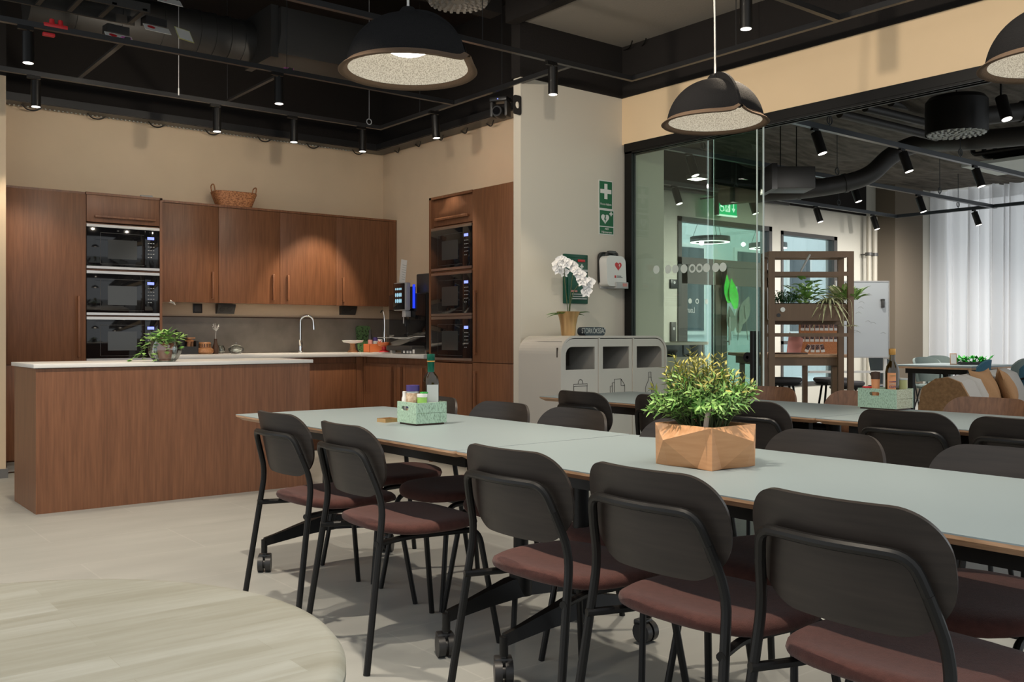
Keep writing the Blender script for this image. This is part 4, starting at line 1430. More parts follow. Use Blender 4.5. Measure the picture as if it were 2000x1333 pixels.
# ================================================================== CHAIRS
def make_chair(label, back_m, group):
    t = thing('dining_chair', label, 'chair', (0, 0, 0), 0, group)
    # upholstered seat
    def seat_outline(a, k):
        c_, s_ = math.cos(a), math.sin(a)
        e = 2.7
        q = (abs(c_) ** e + abs(s_) ** e) ** (-1 / e)
        w_ = .232 - .012 * max(0, -s_)
        return (w_ * c_ * q * k, .008 + .222 * s_ * q * k)
    g = G()
    lv = [(.0, .452), (.35, .4525), (.6, .455), (.82, .458), (.93, .455), (.985, .447), (1.0, .436), (.985, .426), (.93, .420), (.6, .416), (0, .416)]
    N = 44
    rings = []
    for k, z in lv:
        if k == 0:
            rings.append([g.b.verts.new((0, .008, z))])
        else:
            R_ = []
            for j in range(N):
                x, y = seat_outline(2 * PI * j / N, k)
                dip = -.020 * max(0, (y - .12) / .11) ** 2 + .016 * max(0, (-y - .10) / .12) ** 1.5
                R_.append(g.b.verts.new((x, y, z + dip)))
            rings.append(R_)
    for a, b in zip(rings, rings[1:]):
        for j in range(N):
            k = (j + 1) % N
            if len(a) == 1:
                g.b.faces.new((a[0], b[j], b[k]))
            elif len(b) == 1:
                g.b.faces.new((a[j], a[k], b[0]))
            else:
                g.b.faces.new((a[j], a[k], b[k], b[j]))
    g.out('seat', M_FABRIC, t, ang=70)
    # curved veneer backrest
    W, Z0, Z1 = .214, .548, .788
    zc, hh = (Z0 + Z1) / 2, (Z1 - Z0) / 2

    def by_(x, z):
        return -.262 + .058 * (x / .23) ** 2 - (z - .67) * .22

    def bpt(u, v):
        # a square grid pushed to a rounded outline: generous radius at all corners
        a, b = 2 * u - 1, 2 * v - 1
        m_ = max(abs(a), abs(b))
        if m_ < 1e-6:
            return (0, by_(0, zc), zc)
        x, z = a / m_ * W, b / m_ * hh
        rc = .092 if z > 0 else .105
        cx_, cz_ = W - rc, hh - rc
        if abs(x) > cx_ and abs(z) > cz_:
            dx, dz = abs(x) - cx_, abs(z) - cz_
            L = math.hypot(dx, dz)
            x, z = math.copysign(cx_ + dx / L * rc, x), math.copysign(cz_ + dz / L * rc, z)
        x, z = x * m_, z * m_
        x *= 1 - .05 * max(0, -z / hh)
        return (x, by_(x, zc + z), zc + z)
    g = G().grid(bpt, 33, 21).solid(.011)
    g.out('backrest', back_m, t, ang=50)
    r = .0115
    for s_ in (-1, 1):
        tilt = by_(.19, .56) - .020
        pts = fillet([(s_ * .232, -.285, 0), (s_ * .200, by_(.2, .52) - .022, .535), (s_ * .178, by_(.178, .64) - .022, .64)], .06)
        G().tube(pts, r, 10).out('rear_leg', M_BLACK, t)
        pts = fillet([(s_ * .207, -.238, .408), (s_ * .160, -.10, .408), (s_ * .182, .185, .404), (s_ * .225, .245, 0)], .05, 6)
        G().tube(pts, .0105, 10).out('front_leg', M_BLACK, t)
    pts = [(-.178, by_(.178, .64) - .022, .64), (-.160, by_(.15, .706) - .020, .706)] + [(x, by_(x, .708) - .0195, .708) for x in (-.09, -.045, 0, .045, .09)] + [(.160, by_(.15, .706) - .020, .706), (.178, by_(.178, .64) - .022, .64)]
    G().tube(fillet(pts, .045, 5), r, 10).out('back_frame', M_BLACK, t)
    G().box(-.17, .17, -.06, -.03, .400, .414).box(-.17, .17, .09, .12, .400, .414).box(-.03, .03, .10, .16, .392, .402).out('seat_bracket', M_BLACK, t)
    return t


near_labels = ['black dining chair nearest the island on the round table side of the front row', 'black dining chair second from the island on the near side of the front row',
               'black dining chair third from the island on the near side, left of the planter', 'black dining chair on the near side directly below the wooden planter',
               'black dining chair on the near side right of the planter, largest in view']
chair0 = make_chair(near_labels[0], M_CHAIRB, 'chairs along the front table row')
for k, (x, y, r) in enumerate(((1.835, 3.47, .02), (1.815, 2.885, -.03), (1.82, 2.00, .02), (1.83, 1.50, .0), (1.825, 1.005, -.02))):
    if k == 0:
        chair0.location, chair0.rotation_euler = (x, y, 0), (0, 0, -PI / 2 + r)
    else:
        dup(chair0, (x, y, 0), -PI / 2 + r, near_labels[k])
far_labels = ['black dining chair behind the mint crate with the green-necked bottle', 'black dining chair across the front table, in front of the tall oak cupboard', 'black dining chair across the front table, before the recycling station',
              'black dining chair across the front table hidden behind the planter', 'black dining chair across the front table just right of the planter', 'black dining chair across the front table at the right picture edge']
for k, (x, y, r) in enumerate(((2.34, 3.85, .03), (2.345, 3.32, .02), (2.345, 2.85, -.02), (2.30, 2.20, .02), (2.345, 1.69, .0), (2.345, 1.13, .03))):
    dup(chair0, (x, y, 0), PI / 2 + r, far_labels[k])
b_labels = ['black dining chair at the back row before the bin with the can icon', 'black dining chair at the back row left of the planter foliage', 'black dining chair at the back row right of the planter foliage',
            'black dining chair at the back row below the mint crate with gold-capped bottle', 'black dining chair at the back row cut by the right picture edge']
for k, (x, y, r) in enumerate(((3.70, 3.745, -.04), (3.80, 3.255, .02), (3.82, 2.74, .0), (3.82, 1.99, .02), (3.815, 1.52, -.02))):
    c = dup(chair0, (x, y, 0), -PI / 2 + r, b_labels[k])
    c['group'] = 'chairs along the back table row'
w_labels = ['walnut backed dining chair behind the back row, in front of the planted shelf frame', 'walnut backed dining chair behind the back row, left of the gold-capped bottle', 'walnut backed dining chair behind the back row, in front of the sofa']
ch = make_chair(w_labels[0], W_DARK, 'walnut backed chairs behind the back row')
for k, (x, y, r) in enumerate(((4.36, 3.39, .02), (4.36, 2.80, -.03), (4.36, 2.12, .02))):
    if k == 0:
        ch.location, ch.rotation_euler = (x, y, 0), (0, 0, PI / 2 + r)
    else:
        dup(ch, (x, y, 0), PI / 2 + r, w_labels[k])

# round table in the foreground
t = thing('round_table', 'round pale butcher block table in the lower left foreground', 'table', (.149, 1.1255, 0))
rr = .4075
G().lathe([(0, .705), (rr - .03, .705), (rr - .008, .709), (rr, .718), (rr, .727), (rr - .006, .735), (rr - .014, .738), (rr - .03, .7396), (0, .74)], 96).out('tabletop', W_ROUND, t)
G().cyl((0, 0, .03), (0, 0, .70), .035, n=24).lathe([(.15, .69), (.16, .704), (0, .7045)], 24).out('column', M_BLACK, t)
G().lathe([(.27, 0), (.27, .006), (.05, .028), (.035, .06), (0, .06)], 40).out('base', M_BLACK, t)

# ================================================================== ON THE TABLES
def crate(label, x0, x1, y0, y1, z0, hgt, m1, hole='x'):
    t = thing('crate', label, 'crate', ((x0 + x1) / 2, (y0 + y1) / 2, z0))
    w2, d2 = (x1 - x0) / 2, (y1 - y0) / 2
    th = .007
    G().box(-w2 + .008, w2 - .008, -d2 + .008, d2 - .008, 0, .010).out('base', M_BROWN, t)
    zb = .008
    # left end with a slotted grip hole
    for sx in (-1, 1):
        g = G()
        oo = rrect(2 * d2, hgt - zb, .0, 1, 0, (hgt + zb) / 2)
        ho = rrect(.055, .018, .0085, 4, .012, hgt - .026)
        xx = sx * (w2 - (th if sx > 0 else 0))
        vo = [g.b.verts.new((xx, a, b)) for a, b in oo]
        vh = [g.b.verts.new((xx, a, b)) for a, b in ho]
        es = [g.b.edges.new((vo[i], vo[(i + 1) % len(vo)])) for i in range(len(vo))] + [g.b.edges.new((vh[i], vh[(i + 1) % len(vh)])) for i in range(len(vh))]
        bmesh.ops.triangle_fill(g.b, edges=es, use_beauty=True)
        bmesh.ops.recalc_face_normals(g.b, faces=g.b.faces)
        r_ = bmesh.ops.extrude_face_region(g.b, geom=list(g.b.faces))
        bmesh.ops.translate(g.b, vec=(th, 0, 0), verts=[e for e in r_['geom'] if isinstance(e, bmesh.types.BMVert)])
        g.out('end_panel', M_CRATE, t)
    for sy in (-1, 1):
        y = sy * (d2 - th / 2)
        g = G()
        hh = (hgt - zb) / 2
        for q in range(2):
            g.box(-w2 + th, w2 - th, y - th / 2, y + th / 2, zb + q * hh, zb + (q + 1) * hh - .0012)
        g.out('side_panel', m1, t)
    return t


crate('mint limewashed crate holding the green-necked bottle on the front table', 2.088, 2.238, 3.25, 3.395, TZ, .094, M_CRATE)
crate('mint and cream crate holding the gold-capped bottle on the back table', 4.342, 4.505, 2.45, 2.655, TZ, .104, M_CRATEW)
TB = TZ + .0101


def oil_bottle(label, loc, neck, lab_m, capm, hgt, yaw, square):
    t = thing('oil_bottle', label, 'bottle', loc, yaw)
    k = hgt / .29
    if square:
        r0 = .028
        lv = [(r0, 0, .005), (r0, .165 * k, .006), (.026, .19 * k, .012), (.0135, .212 * k, .0134), (.0135, .262 * k, .0134), (.0155, .264 * k, .0154), (.0155, .285 * k, .0154)]
        g = G()
        rings = [[g.b.verts.new((x, y, z)) for x, y in rrect(2 * a, 2 * a, q, 4)] for a, z, q in lv]
        for r1, r2 in zip(rings, rings[1:]):
            n = len(r1)
            for j in range(n):
                g.b.faces.new((r1[j], r1[(j + 1) % n], r2[(j + 1) % n], r2[j]))
        g.b.faces.new(rings[0])
        g.b.faces.new(rings[-1])
        g.out('glass', M_OIL, t, ang=50)
        g = G()
        rings = [[g.b.verts.new((x * .9, y * .9, z)) for x, y in rrect(2 * a, 2 * a, q, 4)] for a, z, q in ((.029, .004, .005), (.029, .16 * k, .006), (.024, .187 * k, .012), (.012, .208 * k, .012))]
        for r1, r2 in zip(rings, rings[1:]):
            n = len(r1)
            for j in range(n):
                g.b.faces.new((r1[j], r1[(j + 1) % n], r2[(j + 1) % n], r2[j]))
        g.b.faces.new(rings[0])
        g.b.faces.new(rings[-1])
        g.out('oil', mat('dark olive oil', (.13, .095, .015), .2), t, ang=50)
        G().box(-.024, .024, -r0 - .0008, -r0 - .0001, .03, .157 * k).out('label', lab_m, t)
    else:
        G().lathe([(.031, 0), (.033, .006), (.033, .170 * k), (.028, .195 * k), (.0145, .220 * k), (.013, .230 * k), (.013, .265 * k)], 28).out('glass', M_OIL, t)
        G().lathe([(.029, .004), (.0305, .165 * k), (.025, .19 * k), (.011, .217 * k), (0, .217 * k)], 24).out('oil', mat('amber olive oil', (.16, .10, .014), .2), t)
        G().grid(lambda u, v: (.0336 * math.cos(-3.35 + 1.25 * u), .0336 * math.sin(-3.35 + 1.25 * u), .045 + .122 * k * v), 12, 2).solid(.0006).out('label', lab_m, t)
    return t


YV = A - PI / 2      # a heading that faces back along the view
t = oil_bottle('square dark green oil bottle with foil neck in the mint crate', (2.193, 3.300, TB), M_FOILG, M_LABEL, M_FOILG, .285, YV + .35, True)
G().lathe([(.0146, .205), (.0148, .247), (.0165, .25), (.0165, .281), (.0, .282)], 20).out('foil_neck', M_FOILG, t)
G().lathe([(.0168, .2485), (.0168, .2535)], 20, cap=False).out('gold_band', M_CAPG, t)
t = oil_bottle('round oil bottle with gold cap and orange label in the crate on the back table', (4.405, 2.505, TB), M_CAPG, M_LABELO, M_CAPG, .305, 0, False)
G().lathe([(.0150, .262), (.0165, .266), (.0165, .292), (0, .294)], 20).out('cap', M_CAPG, t)
lr = face_rot((S, -C, 0))
lo = Vector((4.405, 2.505, TB)) + Vector((-C, -S, 0)) * .0345
lo += Vector((S, -C, 0)) * -.012
text('lettering', 'OLIV', .016, M_PURPLE, t, lo + Vector((0, 0, .104)), lr)
text('lettering', 'ITALIENSK', .0085, M_PURPLE, t, lo + Vector((0, 0, .130)), lr, sx=.9)
text('lettering', 'EXTRA', .010, M_LABEL, t, lo + Vector((0, 0, .118)), lr)
G().cbox(lo + Vector((0, 0, .162)) - Vector((4.405, 2.505, TB)), (.030, .0012, .010), 0, lr @ Matrix.Rotation(0, 3, 'X')).out('green_mark', M_TIN, t)
t = thing('seasoning_jar', 'clear jar of seeds with purple lid in the mint crate', 'jar', (2.1235, 3.330, TB))
G().lathe([(.026, 0), (.0275, .006), (.0275, .118), (.025, .122)], 26).out('jar', M_SEEDS, t)
G().lathe([(.0280, .128), (.0280, .152), (.0, .154)], 26).out('lid', M_PURPLE, t)
G().lathe([(.0260, .12), (.0260, .13)], 26, cap=False).out('neck', M_LABEL, t)
G().lathe([(.0278, .058), (.0278, .082)], 26, cap=False).out('label_band', M_PURPLE, t)
G().grid(lambda u, v: (.0280 * math.cos(-2.15 + .7 * u), .0280 * math.sin(-2.15 + .7 * u), .060 + .020 * v), 6, 2).solid(.0005).out('barcode_label', M_LABEL, t)
t = thing('spice_tub', 'lime green and white tub with green lid in the mint crate', 'tub', (2.136, 3.279, TB))
G().lathe([(.019, 0), (.020, .105)], 22).out('tub', M_LIME, t)
G().lathe([(.0210, .105), (.0210, .118), (.0, .119)], 22).out('rim', M_WHITE, t)
G().box(-.004, .022, -.012, .012, .119, .126, .002).out('flip_lid', M_LIMED, t)
t = thing('white_bottle', 'white plastic bottle with red print in the mint crate', 'bottle', (2.111, 3.3735, TB))
G().lathe([(.0125, 0), (.013, .08), (.012, .098), (.009, .105), (.009, .125), (0, .126)], 22).out('bottle', M_WHITE, t)
G().grid(lambda u, v: (  .0135 * math.cos(-2.6 + .9 * u), .0135 * math.sin(-2.6 + .9 * u), .070 + .012 * v), 6, 2).solid(.0005).out('red_print', M_RED, t)
t = thing('coaster_tray', 'small flat wooden tray behind the mint crate on the front table', 'tray', (2.10, 3.49, TZ), .1)
G().box(-.035, .035, -.03, .03, 0, .004).box(-.035, .035, -.03, -.026, .004, .016).box(-.035, .035, .026, .03, .004, .016).box(-.035, -.031, -.026, .026, .004, .016).box(.031, .035, -.026, .026, .004, .016).out('tray', M_GOLD, t)
t = thing('spice_grinder', 'brown spice grinder with dark top in the crate on the back table', 'grinder', (4.372, 2.575, TB))
G().lathe([(.019, 0), (.016, .05), (.021, .14)], 20).out('body', M_LABELO, t)
G().lathe([(.022, .14), (.022, .175), (0, .178)], 20).out('top', M_BROWN, t)
G().lathe([(.0182, .02), (.0172, .04)], 20, cap=False).out('purple_band', M_PURPLE, t)
t = thing('mustard_tin', 'yellow green tin right of the gold-capped bottle', 'tin', (4.468, 2.490, TB))
G().lathe([(.026, 0), (.026, .135), (.024, .138)], 24).out('tin', M_TIN, t)
G().lathe([(.0268, .137), (.0268, .145), (0, .146)], 24).out('lid', M_LABEL, t)
t = thing('red_packet', 'flat red packet lying across the crate on the back table', 'packet', (4.372, 2.61, TZ + .098), -.65)
G().box(-.028, .028, -.02, .02, .006, .014, .002).out('packet', M_RED, t)

# faceted wooden planter
t = thing('planter', 'faceted golden wood planter box with bushy green plant on the front table', 'plant', (2.117, 1.775, TZ))
hx, hy, hg = .095, .104, .118
g = G()
top = [(-hx, -hy), (hx, -hy), (hx, hy), (-hx, hy)]
B_ = [g.b.verts.new((x * .985, y * .985, 0)) for x, y in top]
T_ = [g.b.verts.new((x, y, hg)) for x, y in top]
I_ = [g.b.verts.new((x * .93, y * .93, hg)) for x, y in top]
J_ = [g.b.verts.new((x * .93, y * .93, hg - .03)) for x, y in top]
for k in range(4):
    q = (k + 1) % 4
    a, b = Vector((*top[k], 0)), Vector((*top[q], 0))
    if k in (0, 2):
        a, b = b, a
        va, vb, ba, bb = T_[q], T_[k], B_[q], B_[k]
    else:
        va, vb, ba, bb = T_[k], T_[q], B_[k], B_[q]
    nrm = (b - a).cross(Vector((0, 0, 1))).normalized()
    if nrm.dot((a + b) / 2) < 0:
        nrm = -nrm
    pk = g.b.verts.new(a.lerp(b, .30) + nrm * .036 + Vector((0, 0, hg * .64)))
    pb = g.b.verts.new(a.lerp(b, .24) * .985 + nrm * .004)
    pc = g.b.verts.new(a.lerp(b, .70) * .985 + nrm * -.012)
    for f in ((va, vb, pk), (va, pk, ba), (ba, pk, pb), (pk, vb, pc), (pk, pc, pb), (vb, bb, pc)):
        try:
            g.b.faces.new(f)
        except ValueError:
            pass
    g.b.faces.new((T_[k], T_[q], I_[q], I_[k]))
    g.b.faces.new((I_[k], I_[q], J_[q], J_[k]))
g.b.faces.new(list(reversed(B_)))
g.b.faces.new(J_)
g.out('box', W_PLANT, t, ang=2)
G().box(-.06, .06, -.07, .07, -.0, .004).out('foot_board', W_EDGE, t)
G().box(-hx * .92, hx * .92, -hy * .92, hy * .92, hg - .029, hg - .014).out('soil', M_SOIL, t)
g = G()
random.seed(11)
for k in range(165):
    a = random.uniform(0, 2 * PI)
    rad = random.uniform(.0, .075)
    base = Vector((rad * math.cos(a) * .8, rad * math.sin(a), hg - .015))
    spread = random.uniform(.0, 1.0) ** .8
    hgt = .228 * (1 - .66 * spread ** 1.3) * random.uniform(.55, 1.08)
    out_ = .110 * spread + .008
    tip = base + Vector((out_ * math.cos(a), out_ * math.sin(a), hgt))
    mid = base.lerp(tip, .5) + Vector((random.uniform(-.015, .015), random.uniform(-.015, .015), .02))
    P_ = smooth_path([base, mid, tip], 5)
    g.m = 0
    g.tube(P_, [.0018] * (len(P_) - 1) + [.0008], 4)
    n = random.randint(18, 25)
    for j in range(n):
        u = .25 + .75 * j / n
        i = min(len(P_) - 2, int(u * (len(P_) - 1)))
        q = P_[i].lerp(P_[i + 1], u * (len(P_) - 1) - i)
        ax = (P_[i + 1] - P_[i]).normalized()
        an = j * 2.4 + k
        side = ax.orthogonal().normalized()
        side = Matrix.Rotation(an, 3, ax) @ side
        yl = q.z > .225 + random.uniform(-.03, .06)
        g.m = 2 if yl else (1 if random.random() < .72 else 3)
        g.leaf(q, side * 1.0 + ax * .75, ax, random.uniform(.018, .031), .0068, .12, 2)
g.out('foliage', [M_STEM, M_LEAF2, M_LEAFY, M_LEAF], t, ang=80, normals=False)
G().tube(smooth_path([(-.06, -.05, .10), (-.062, -.062, .15), (-.045, -.07, .172), (-.028, -.07, .160)]), [.007] * 8 + [.009] * 6 + [.008, .007, .006, .005, .004], 8).out('branch', M_BARK, t)

# ivy in a glass bowl on the island
o = at(322, 707, Z=.913)
t = thing('ivy_bowl', 'trailing ivy in a terracotta pot inside a round glass bowl', 'plant', o)
G().lathe([(.062, 0), (.085, .02), (.104, .06), (.106, .09), (.095, .13), (.082, .15), (.079, .15), (.092, .128), (.103, .09), (.101, .06), (.08, .022), (0, .005)], 36, cap=False).out('glass_bowl', M_CLEAR, t)
G().lathe([(.038, .008), (.052, .105), (.058, .105), (.058, .125), (.05, .125), (.044, .10), (0, .10)], 26).out('pot', M_TERRA, t)
ran = random.Random(5)


def ivy_leaf(g, p, d, s_):
    d = Vector(d).normalized()
    u = Vector((0, 0, 1))
    sd = d.cross(u)
    if sd.length < .1:
        sd = Vector((1, 0, 0))
    sd.normalize()
    nn = sd.cross(d)
    pts = [(0, -.05), (.30, -.12), (.55, .12), (.33, .36), (.26, .62), (0, 1.0), (-.26, .62), (-.33, .36), (-.55, .12), (-.30, -.12)]
    vs = [g.b.verts.new(Vector(p) + sd * a * s_ + d * b * s_ - nn * (abs(a) * .35) * s_) for a, b in pts]
    c0 = g.b.verts.new(Vector(p) + d * .25 * s_)
    for j in range(len(vs)):
        f = g.b.faces.new((c0, vs[j], vs[(j + 1) % len(vs)]))
        f.material_index = g.m


g = G()
for k in range(95):
    a = ran.uniform(0, 2 * PI)
    r_ = ran.uniform(.01, .105)
    p = Vector((r_ * math.cos(a), r_ * math.sin(a), .15 + ran.uniform(-.015, .06) * (1.2 - r_ * 5)))
    g.m = 1 if ran.random() < .6 else 2
    ivy_leaf(g, p, (math.cos(a) + ran.uniform(-.6, .6), math.sin(a) + ran.uniform(-.6, .6), ran.uniform(-.5, .6)), ran.uniform(.03, .045))
trail = [[(-.05, 0, .14), (-.12, .0, .13), (-.15, -.02, .07), (-.19, -.01, .04), (-.235, .0, .012)], [(-.04, -.03, .14), (-.10, -.05, .12), (-.115, -.06, .06), (-.13, -.05, .02)], [(0, -.05, .14), (-.02, -.10, .12), (-.03, -.112, .06), (-.02, -.115, .02)],
         [(.03, -.04, .14), (.05, -.095, .12), (.055, -.11, .07)], [(-.05, .0, .15), (-.14, -.01, .16), (-.17, .0, .11)], [(.05, 0, .15), (.10, .0, .13), (.115, 0, .09)]]
MR = Matrix.Rotation(A - PI / 2, 3, 'Z')
for tr in trail:
    P_ = smooth_path([MR @ Vector(q) for q in tr], 6)
    g.m = 0
    g.tube(P_, .0016, 4)
    for i in range(2, len(P_), 2):
        g.m = 1 if ran.random() < .7 else 2
        dr_ = Vector((ran.uniform(-1, 1), ran.uniform(-1, 1), ran.uniform(-.6, .3)))
        ivy_leaf(g, P_[i], dr_, ran.uniform(.026, .038))
g.out('foliage', [M_STEM, M_LEAF2, M_LEAF], t, ang=80, normals=False)


# ================================================================== PENDANT LAMPS
def pendant(label, x, y, z, seam, ztop, fin, group='felt dome pendant lamps'):
    t = thing('pendant_lamp', label, 'lamp', (x, y, z), seam, group)
    R0, Hd = .262, .250
    NT, NP = 72, 18

    def prof(p, k):                       # p 0 at rim .. 1 at crown
        a = p * PI / 2
        r = (R0 - k) * math.cos(a) ** .92
        zz = (Hd - k) * math.sin(a)
        return r, zz

    def shell(k, rimz):
        def fn(u, v):
            th = .03 + u * (2 * PI - .06)
            r, zz = prof(.06 + v * .94, k)
            e = min(u, 1 - u)
            lift = .035 * math.exp(-e * 55) * (1 - v) ** 3
            r2 = r * (1 + .03 * math.exp(-e * 40) * (1 - v))
            return (r2 * math.cos(th), r2 * math.sin(th), zz + lift + rimz)
        return fn
    G().grid(shell(0, 0), NT, NP).out('shade', M_FELTB, t, ang=80)
    G().grid(shell(.010, 0), NT, NP).out('lining', M_FELT, t, ang=80)

    def rim(u, v):
        th = .03 + u * (2 * PI - .06)
        e = min(u, 1 - u)
        lift = .035 * math.exp(-e * 55)
        r0, z0 = prof(.06, 0)
        prof_r = [(r0 - .010, z0 - .002), (r0 + .006, z0 - .012), (r0 + .024, z0 - .018), (r0 + .030, z0 - .013), (r0 + .022, z0 - .006), (r0 + .006, z0 + .003), (r0, z0 + .012)]
        r_, zz = prof_r[round(v * 6)]
        return (r_ * math.cos(th), r_ * math.sin(th), zz + lift)
    G().grid(rim, NT, 7).out('rim', M_FELTE, t, ang=80)
    # raised seam where the two felt edges meet
    g = G()
    P_ = []
    for j in range(15):
        p = .10 + .86 * j / 14
        r_, zz = prof(p, 0)
        P_.append((r_, zz))
    hgt = [.008 + fin * (.25 + .75 * (j / 14) ** 2) for j in range(15)]
    L_, R_ = [], []
    for j, ((r_, zz), hh) in enumerate(zip(P_, hgt)):
        nx, nz = r_ / R0, zz / Hd
        q = math.hypot(nx, nz)
        nx, nz = nx / q, nz / q
        w_ = .010
        L_.append([g.b.verts.new((r_ - .004, -w_, zz)), g.b.verts.new((r_ + nx * hh, -w_ * .7, zz + nz * hh)), g.b.verts.new((r_ + nx * hh, w_ * .7, zz + nz * hh)), g.b.verts.new((r_ - .004, w_, zz))])
    for a, b in zip(L_, L_[1:]):
        for i in range(3):
            g.b.faces.new((a[i], a[i + 1], b[i + 1], b[i]))
    g.b.faces.new(L_[0])
    g.b.faces.new(L_[-1])
    g.out('seam_fin', M_FELTB, t, ang=60)
    G().lathe([(.045, Hd - .012), (.040, Hd + .012), (.026, Hd + .03), (0, Hd + .034)], 20).out('crown_knob', M_FELTB, t)
    G().lathe([(0, .085), (.06, .088), (.082, .098), (.085, .112), (0, .120)], 28).out('bulb', M_BULB, t)
    G().cyl((0, 0, .115), (0, 0, Hd - .01), .022, n=14).out('lamp_holder', M_WHITE, t)
    P_ = smooth_path([(0, 0, Hd + .03), (0, 0, Hd + .16), (.015, -.01, Hd + .35), (.045, -.03, Hd + .62), (.05, -.035, ztop - z)], 6)
    G().tube(P_, .0055, 8).out('cord', M_CORD, t)
    light('lamp_light', 'POINT', (x, y, z + .075), 1.7, (1.0, .87, .70), .075)
    return t


pendant('black felt dome pendant hanging over the front table, largest in view', 2.135, 3.385, 2.185, A - PI / 2 - .42, 4.0, .012)
pendant('black felt dome pendant with ridged seam over the back table', 4.09, 3.36, 2.235, A - PI + .28, 4.0, .030)
pendant('black felt dome pendant cut by the upper right picture corner', 4.09, 1.62, 2.17, A - PI / 2 - .3, 4.0, .012)

# ================================================================== TRACKS AND SPOTS
ZK = 3.0


def rail(g, a, b, h=.034, w_=.034):
    a, b = Vector(a), Vector(b)
    if abs(a.x - b.x) > abs(a.y - b.y):
        g.box(a.x, b.x, a.y - w_ / 2, a.y + w_ / 2, a.z, a.z + h)
    else:
        g.box(a.x - w_ / 2, a.x + w_ / 2, a.y, b.y, a.z, a.z + h)


tracks = [('black lighting track nearest the kitchen back wall', (-1.4, 7.65, ZK), (4.54, 7.65, ZK)), ('black lighting track running over the kitchen island', (-1.4, 6.45, ZK), (4.50, 6.45, ZK)),
          ('black lighting track passing behind the largest pendant to the corner by the pillar', (-.5, 5.01, ZK), (5.15, 5.01, ZK)), ('black lighting track along the kitchen side wall over the corner', (4.523, 5.03, ZK), (4.523, 7.63, ZK)),
          ('black lighting track beside the beige beam', (5.138, 1.2, ZK), (5.138, 4.99, ZK)), ('short black lighting track branching off beside the beam', (2.2, 3.275, ZK), (5.12, 3.275, ZK))]
for lab, a, b in tracks:
    g = G()
    rail(g, a, b)
    cx = (Vector(a) + Vector(b)) / 2
    t = thing('lighting_track', lab, 'lighting track', cx, 0, 'black tracks over the dining room')
    g.out('rail', M_TRACK, t, True)
    g = G()
    for k in range(2):
        q = Vector(a).lerp(Vector(b), .3 + .45 * k)
        g.cyl((q.x, q.y, ZK + .03), (q.x, q.y, 4.0), .003, n=6)
    g.out('wire', M_TRACK, t, True)
t = thing('track_strut', 'thin diagonal looking strut joining the kitchen tracks at the left', 'strut', (1.9, 7.05, ZK))
G().box(1.885, 1.915, 6.44, 7.66, ZK + .034, ZK + .05).out('bar', M_DUCT, t, True)
G().box(1.87, 1.93, 6.47, 6.52, ZK + .03, ZK + .058).out('tape', M_MAGENTA, t, True)
t = thing('track_strut', 'thin strut joining the kitchen tracks above the tap', 'strut', (3.05, 7.05, ZK))
G().box(3.04, 3.07, 6.44, 7.66, ZK + .034, ZK + .05).out('bar', M_DUCT, t, True)
G().box(3.02, 3.09, 6.47, 6.51, ZK + .03, ZK + .058).out('tape', M_MAGENTA, t, True)


def spot_lamp(label, p, group, power, tilt=(0, 0, 0), L=.19, r=.034, ang=62, big=1.0, m=None, aim=None, zt=ZK):
    """p is the top of the cylinder, under the track"""
    t = thing('spotlight', label, 'spotlight', p, 0, group)
    dv = Vector((tilt[0], tilt[1], -1)).normalized()
    top = Vector((0, 0, -.035))
    bt = top + dv * L
    G().cyl(top, bt, r, n=20).out('housing', m or M_BLACK, t)
    G().cyl(bt + dv * -.004, bt + dv * .0015, r * .86, n=20).out('lens', M_LED, t)
    G().box(-.06, .03, -.014, .014, -.022, -.001).cyl((0, 0, -.05), (0, 0, -.01), .008, n=8).out('track_adapter', m or M_BLACK, t)
    if power:
        tip = Vector(p) + bt + dv * .012
        light('spot_light', 'SPOT', tip, power, (1.0, .84, .64), .025, ang, .5, aim if aim is not None else tip + dv)
    return t


gk = 'spotlights over the kitchen and dining room'
KS = [(70, 7.65, 'black spotlight at the far left over the tall cupboard, on the rear track', 40, 0), (424, 7.65, 'black spotlight over the wicker basket on the rear track', 45, 0), (574, 7.65, 'black spotlight over the third wall cupboard on the rear track', 45, 0),
      (708, 7.65, 'black spotlight at the track corner over the coffee machine', 120, 1), (55, 6.45, 'black spotlight at the far left over the island, on the middle track', 45, 0), (545, 6.45, 'black spotlight left of the largest pendant on the middle track', 50, 0)]
for u, Y, lab, pw, tl in KS:
    q = at(u, 150, Z=2.95) if 0 else None
    r_ = (u - 1000) / F
    dirv = Vector((r_ * S + C, -r_ * C + S, 0))
    q = dirv * (Y / dirv.y)
    aim = (q.x - .16, 8.42, 1.0) if tl == 1 else (q.x, Y + .15, 0)
    spot_lamp(lab, (q.x, Y, ZK), gk, pw, (0, .0, 0), ang=50 if tl else 85, aim=aim)
r_ = (850 - 1000) / F
dirv = Vector((r_ * S + C, -r_ * C + S, 0))
q = dirv * (4.523 / dirv.x)
spot_lamp('black spotlight right of the largest pendant on the side wall track', (4.523, q.y, ZK), gk, 120, (.06, -.02, 0), ang=60, aim=(4.6, 6.55, 1.9))
r_ = (1080 - 1000) / F
dirv = Vector((r_ * S + C, -r_ * C + S, 0))
q = dirv * (5.01 / dirv.y)
spot_lamp('black spotlight in front of the pillar top', (q.x, 5.01, ZK), gk, 25, ang=70, aim=(q.x, 5.1, 0))
r_ = (1457 - 1000) / F
dirv = Vector((r_ * S + C, -r_ * C + S, 0))
q = dirv * (3.275 / dirv.y)
spot_lamp('black spotlight above the ridged pendant, cut by the upper picture edge', (q.x, 3.275, ZK), gk, 60, ang=90, aim=(q.x, 3.33, 0))
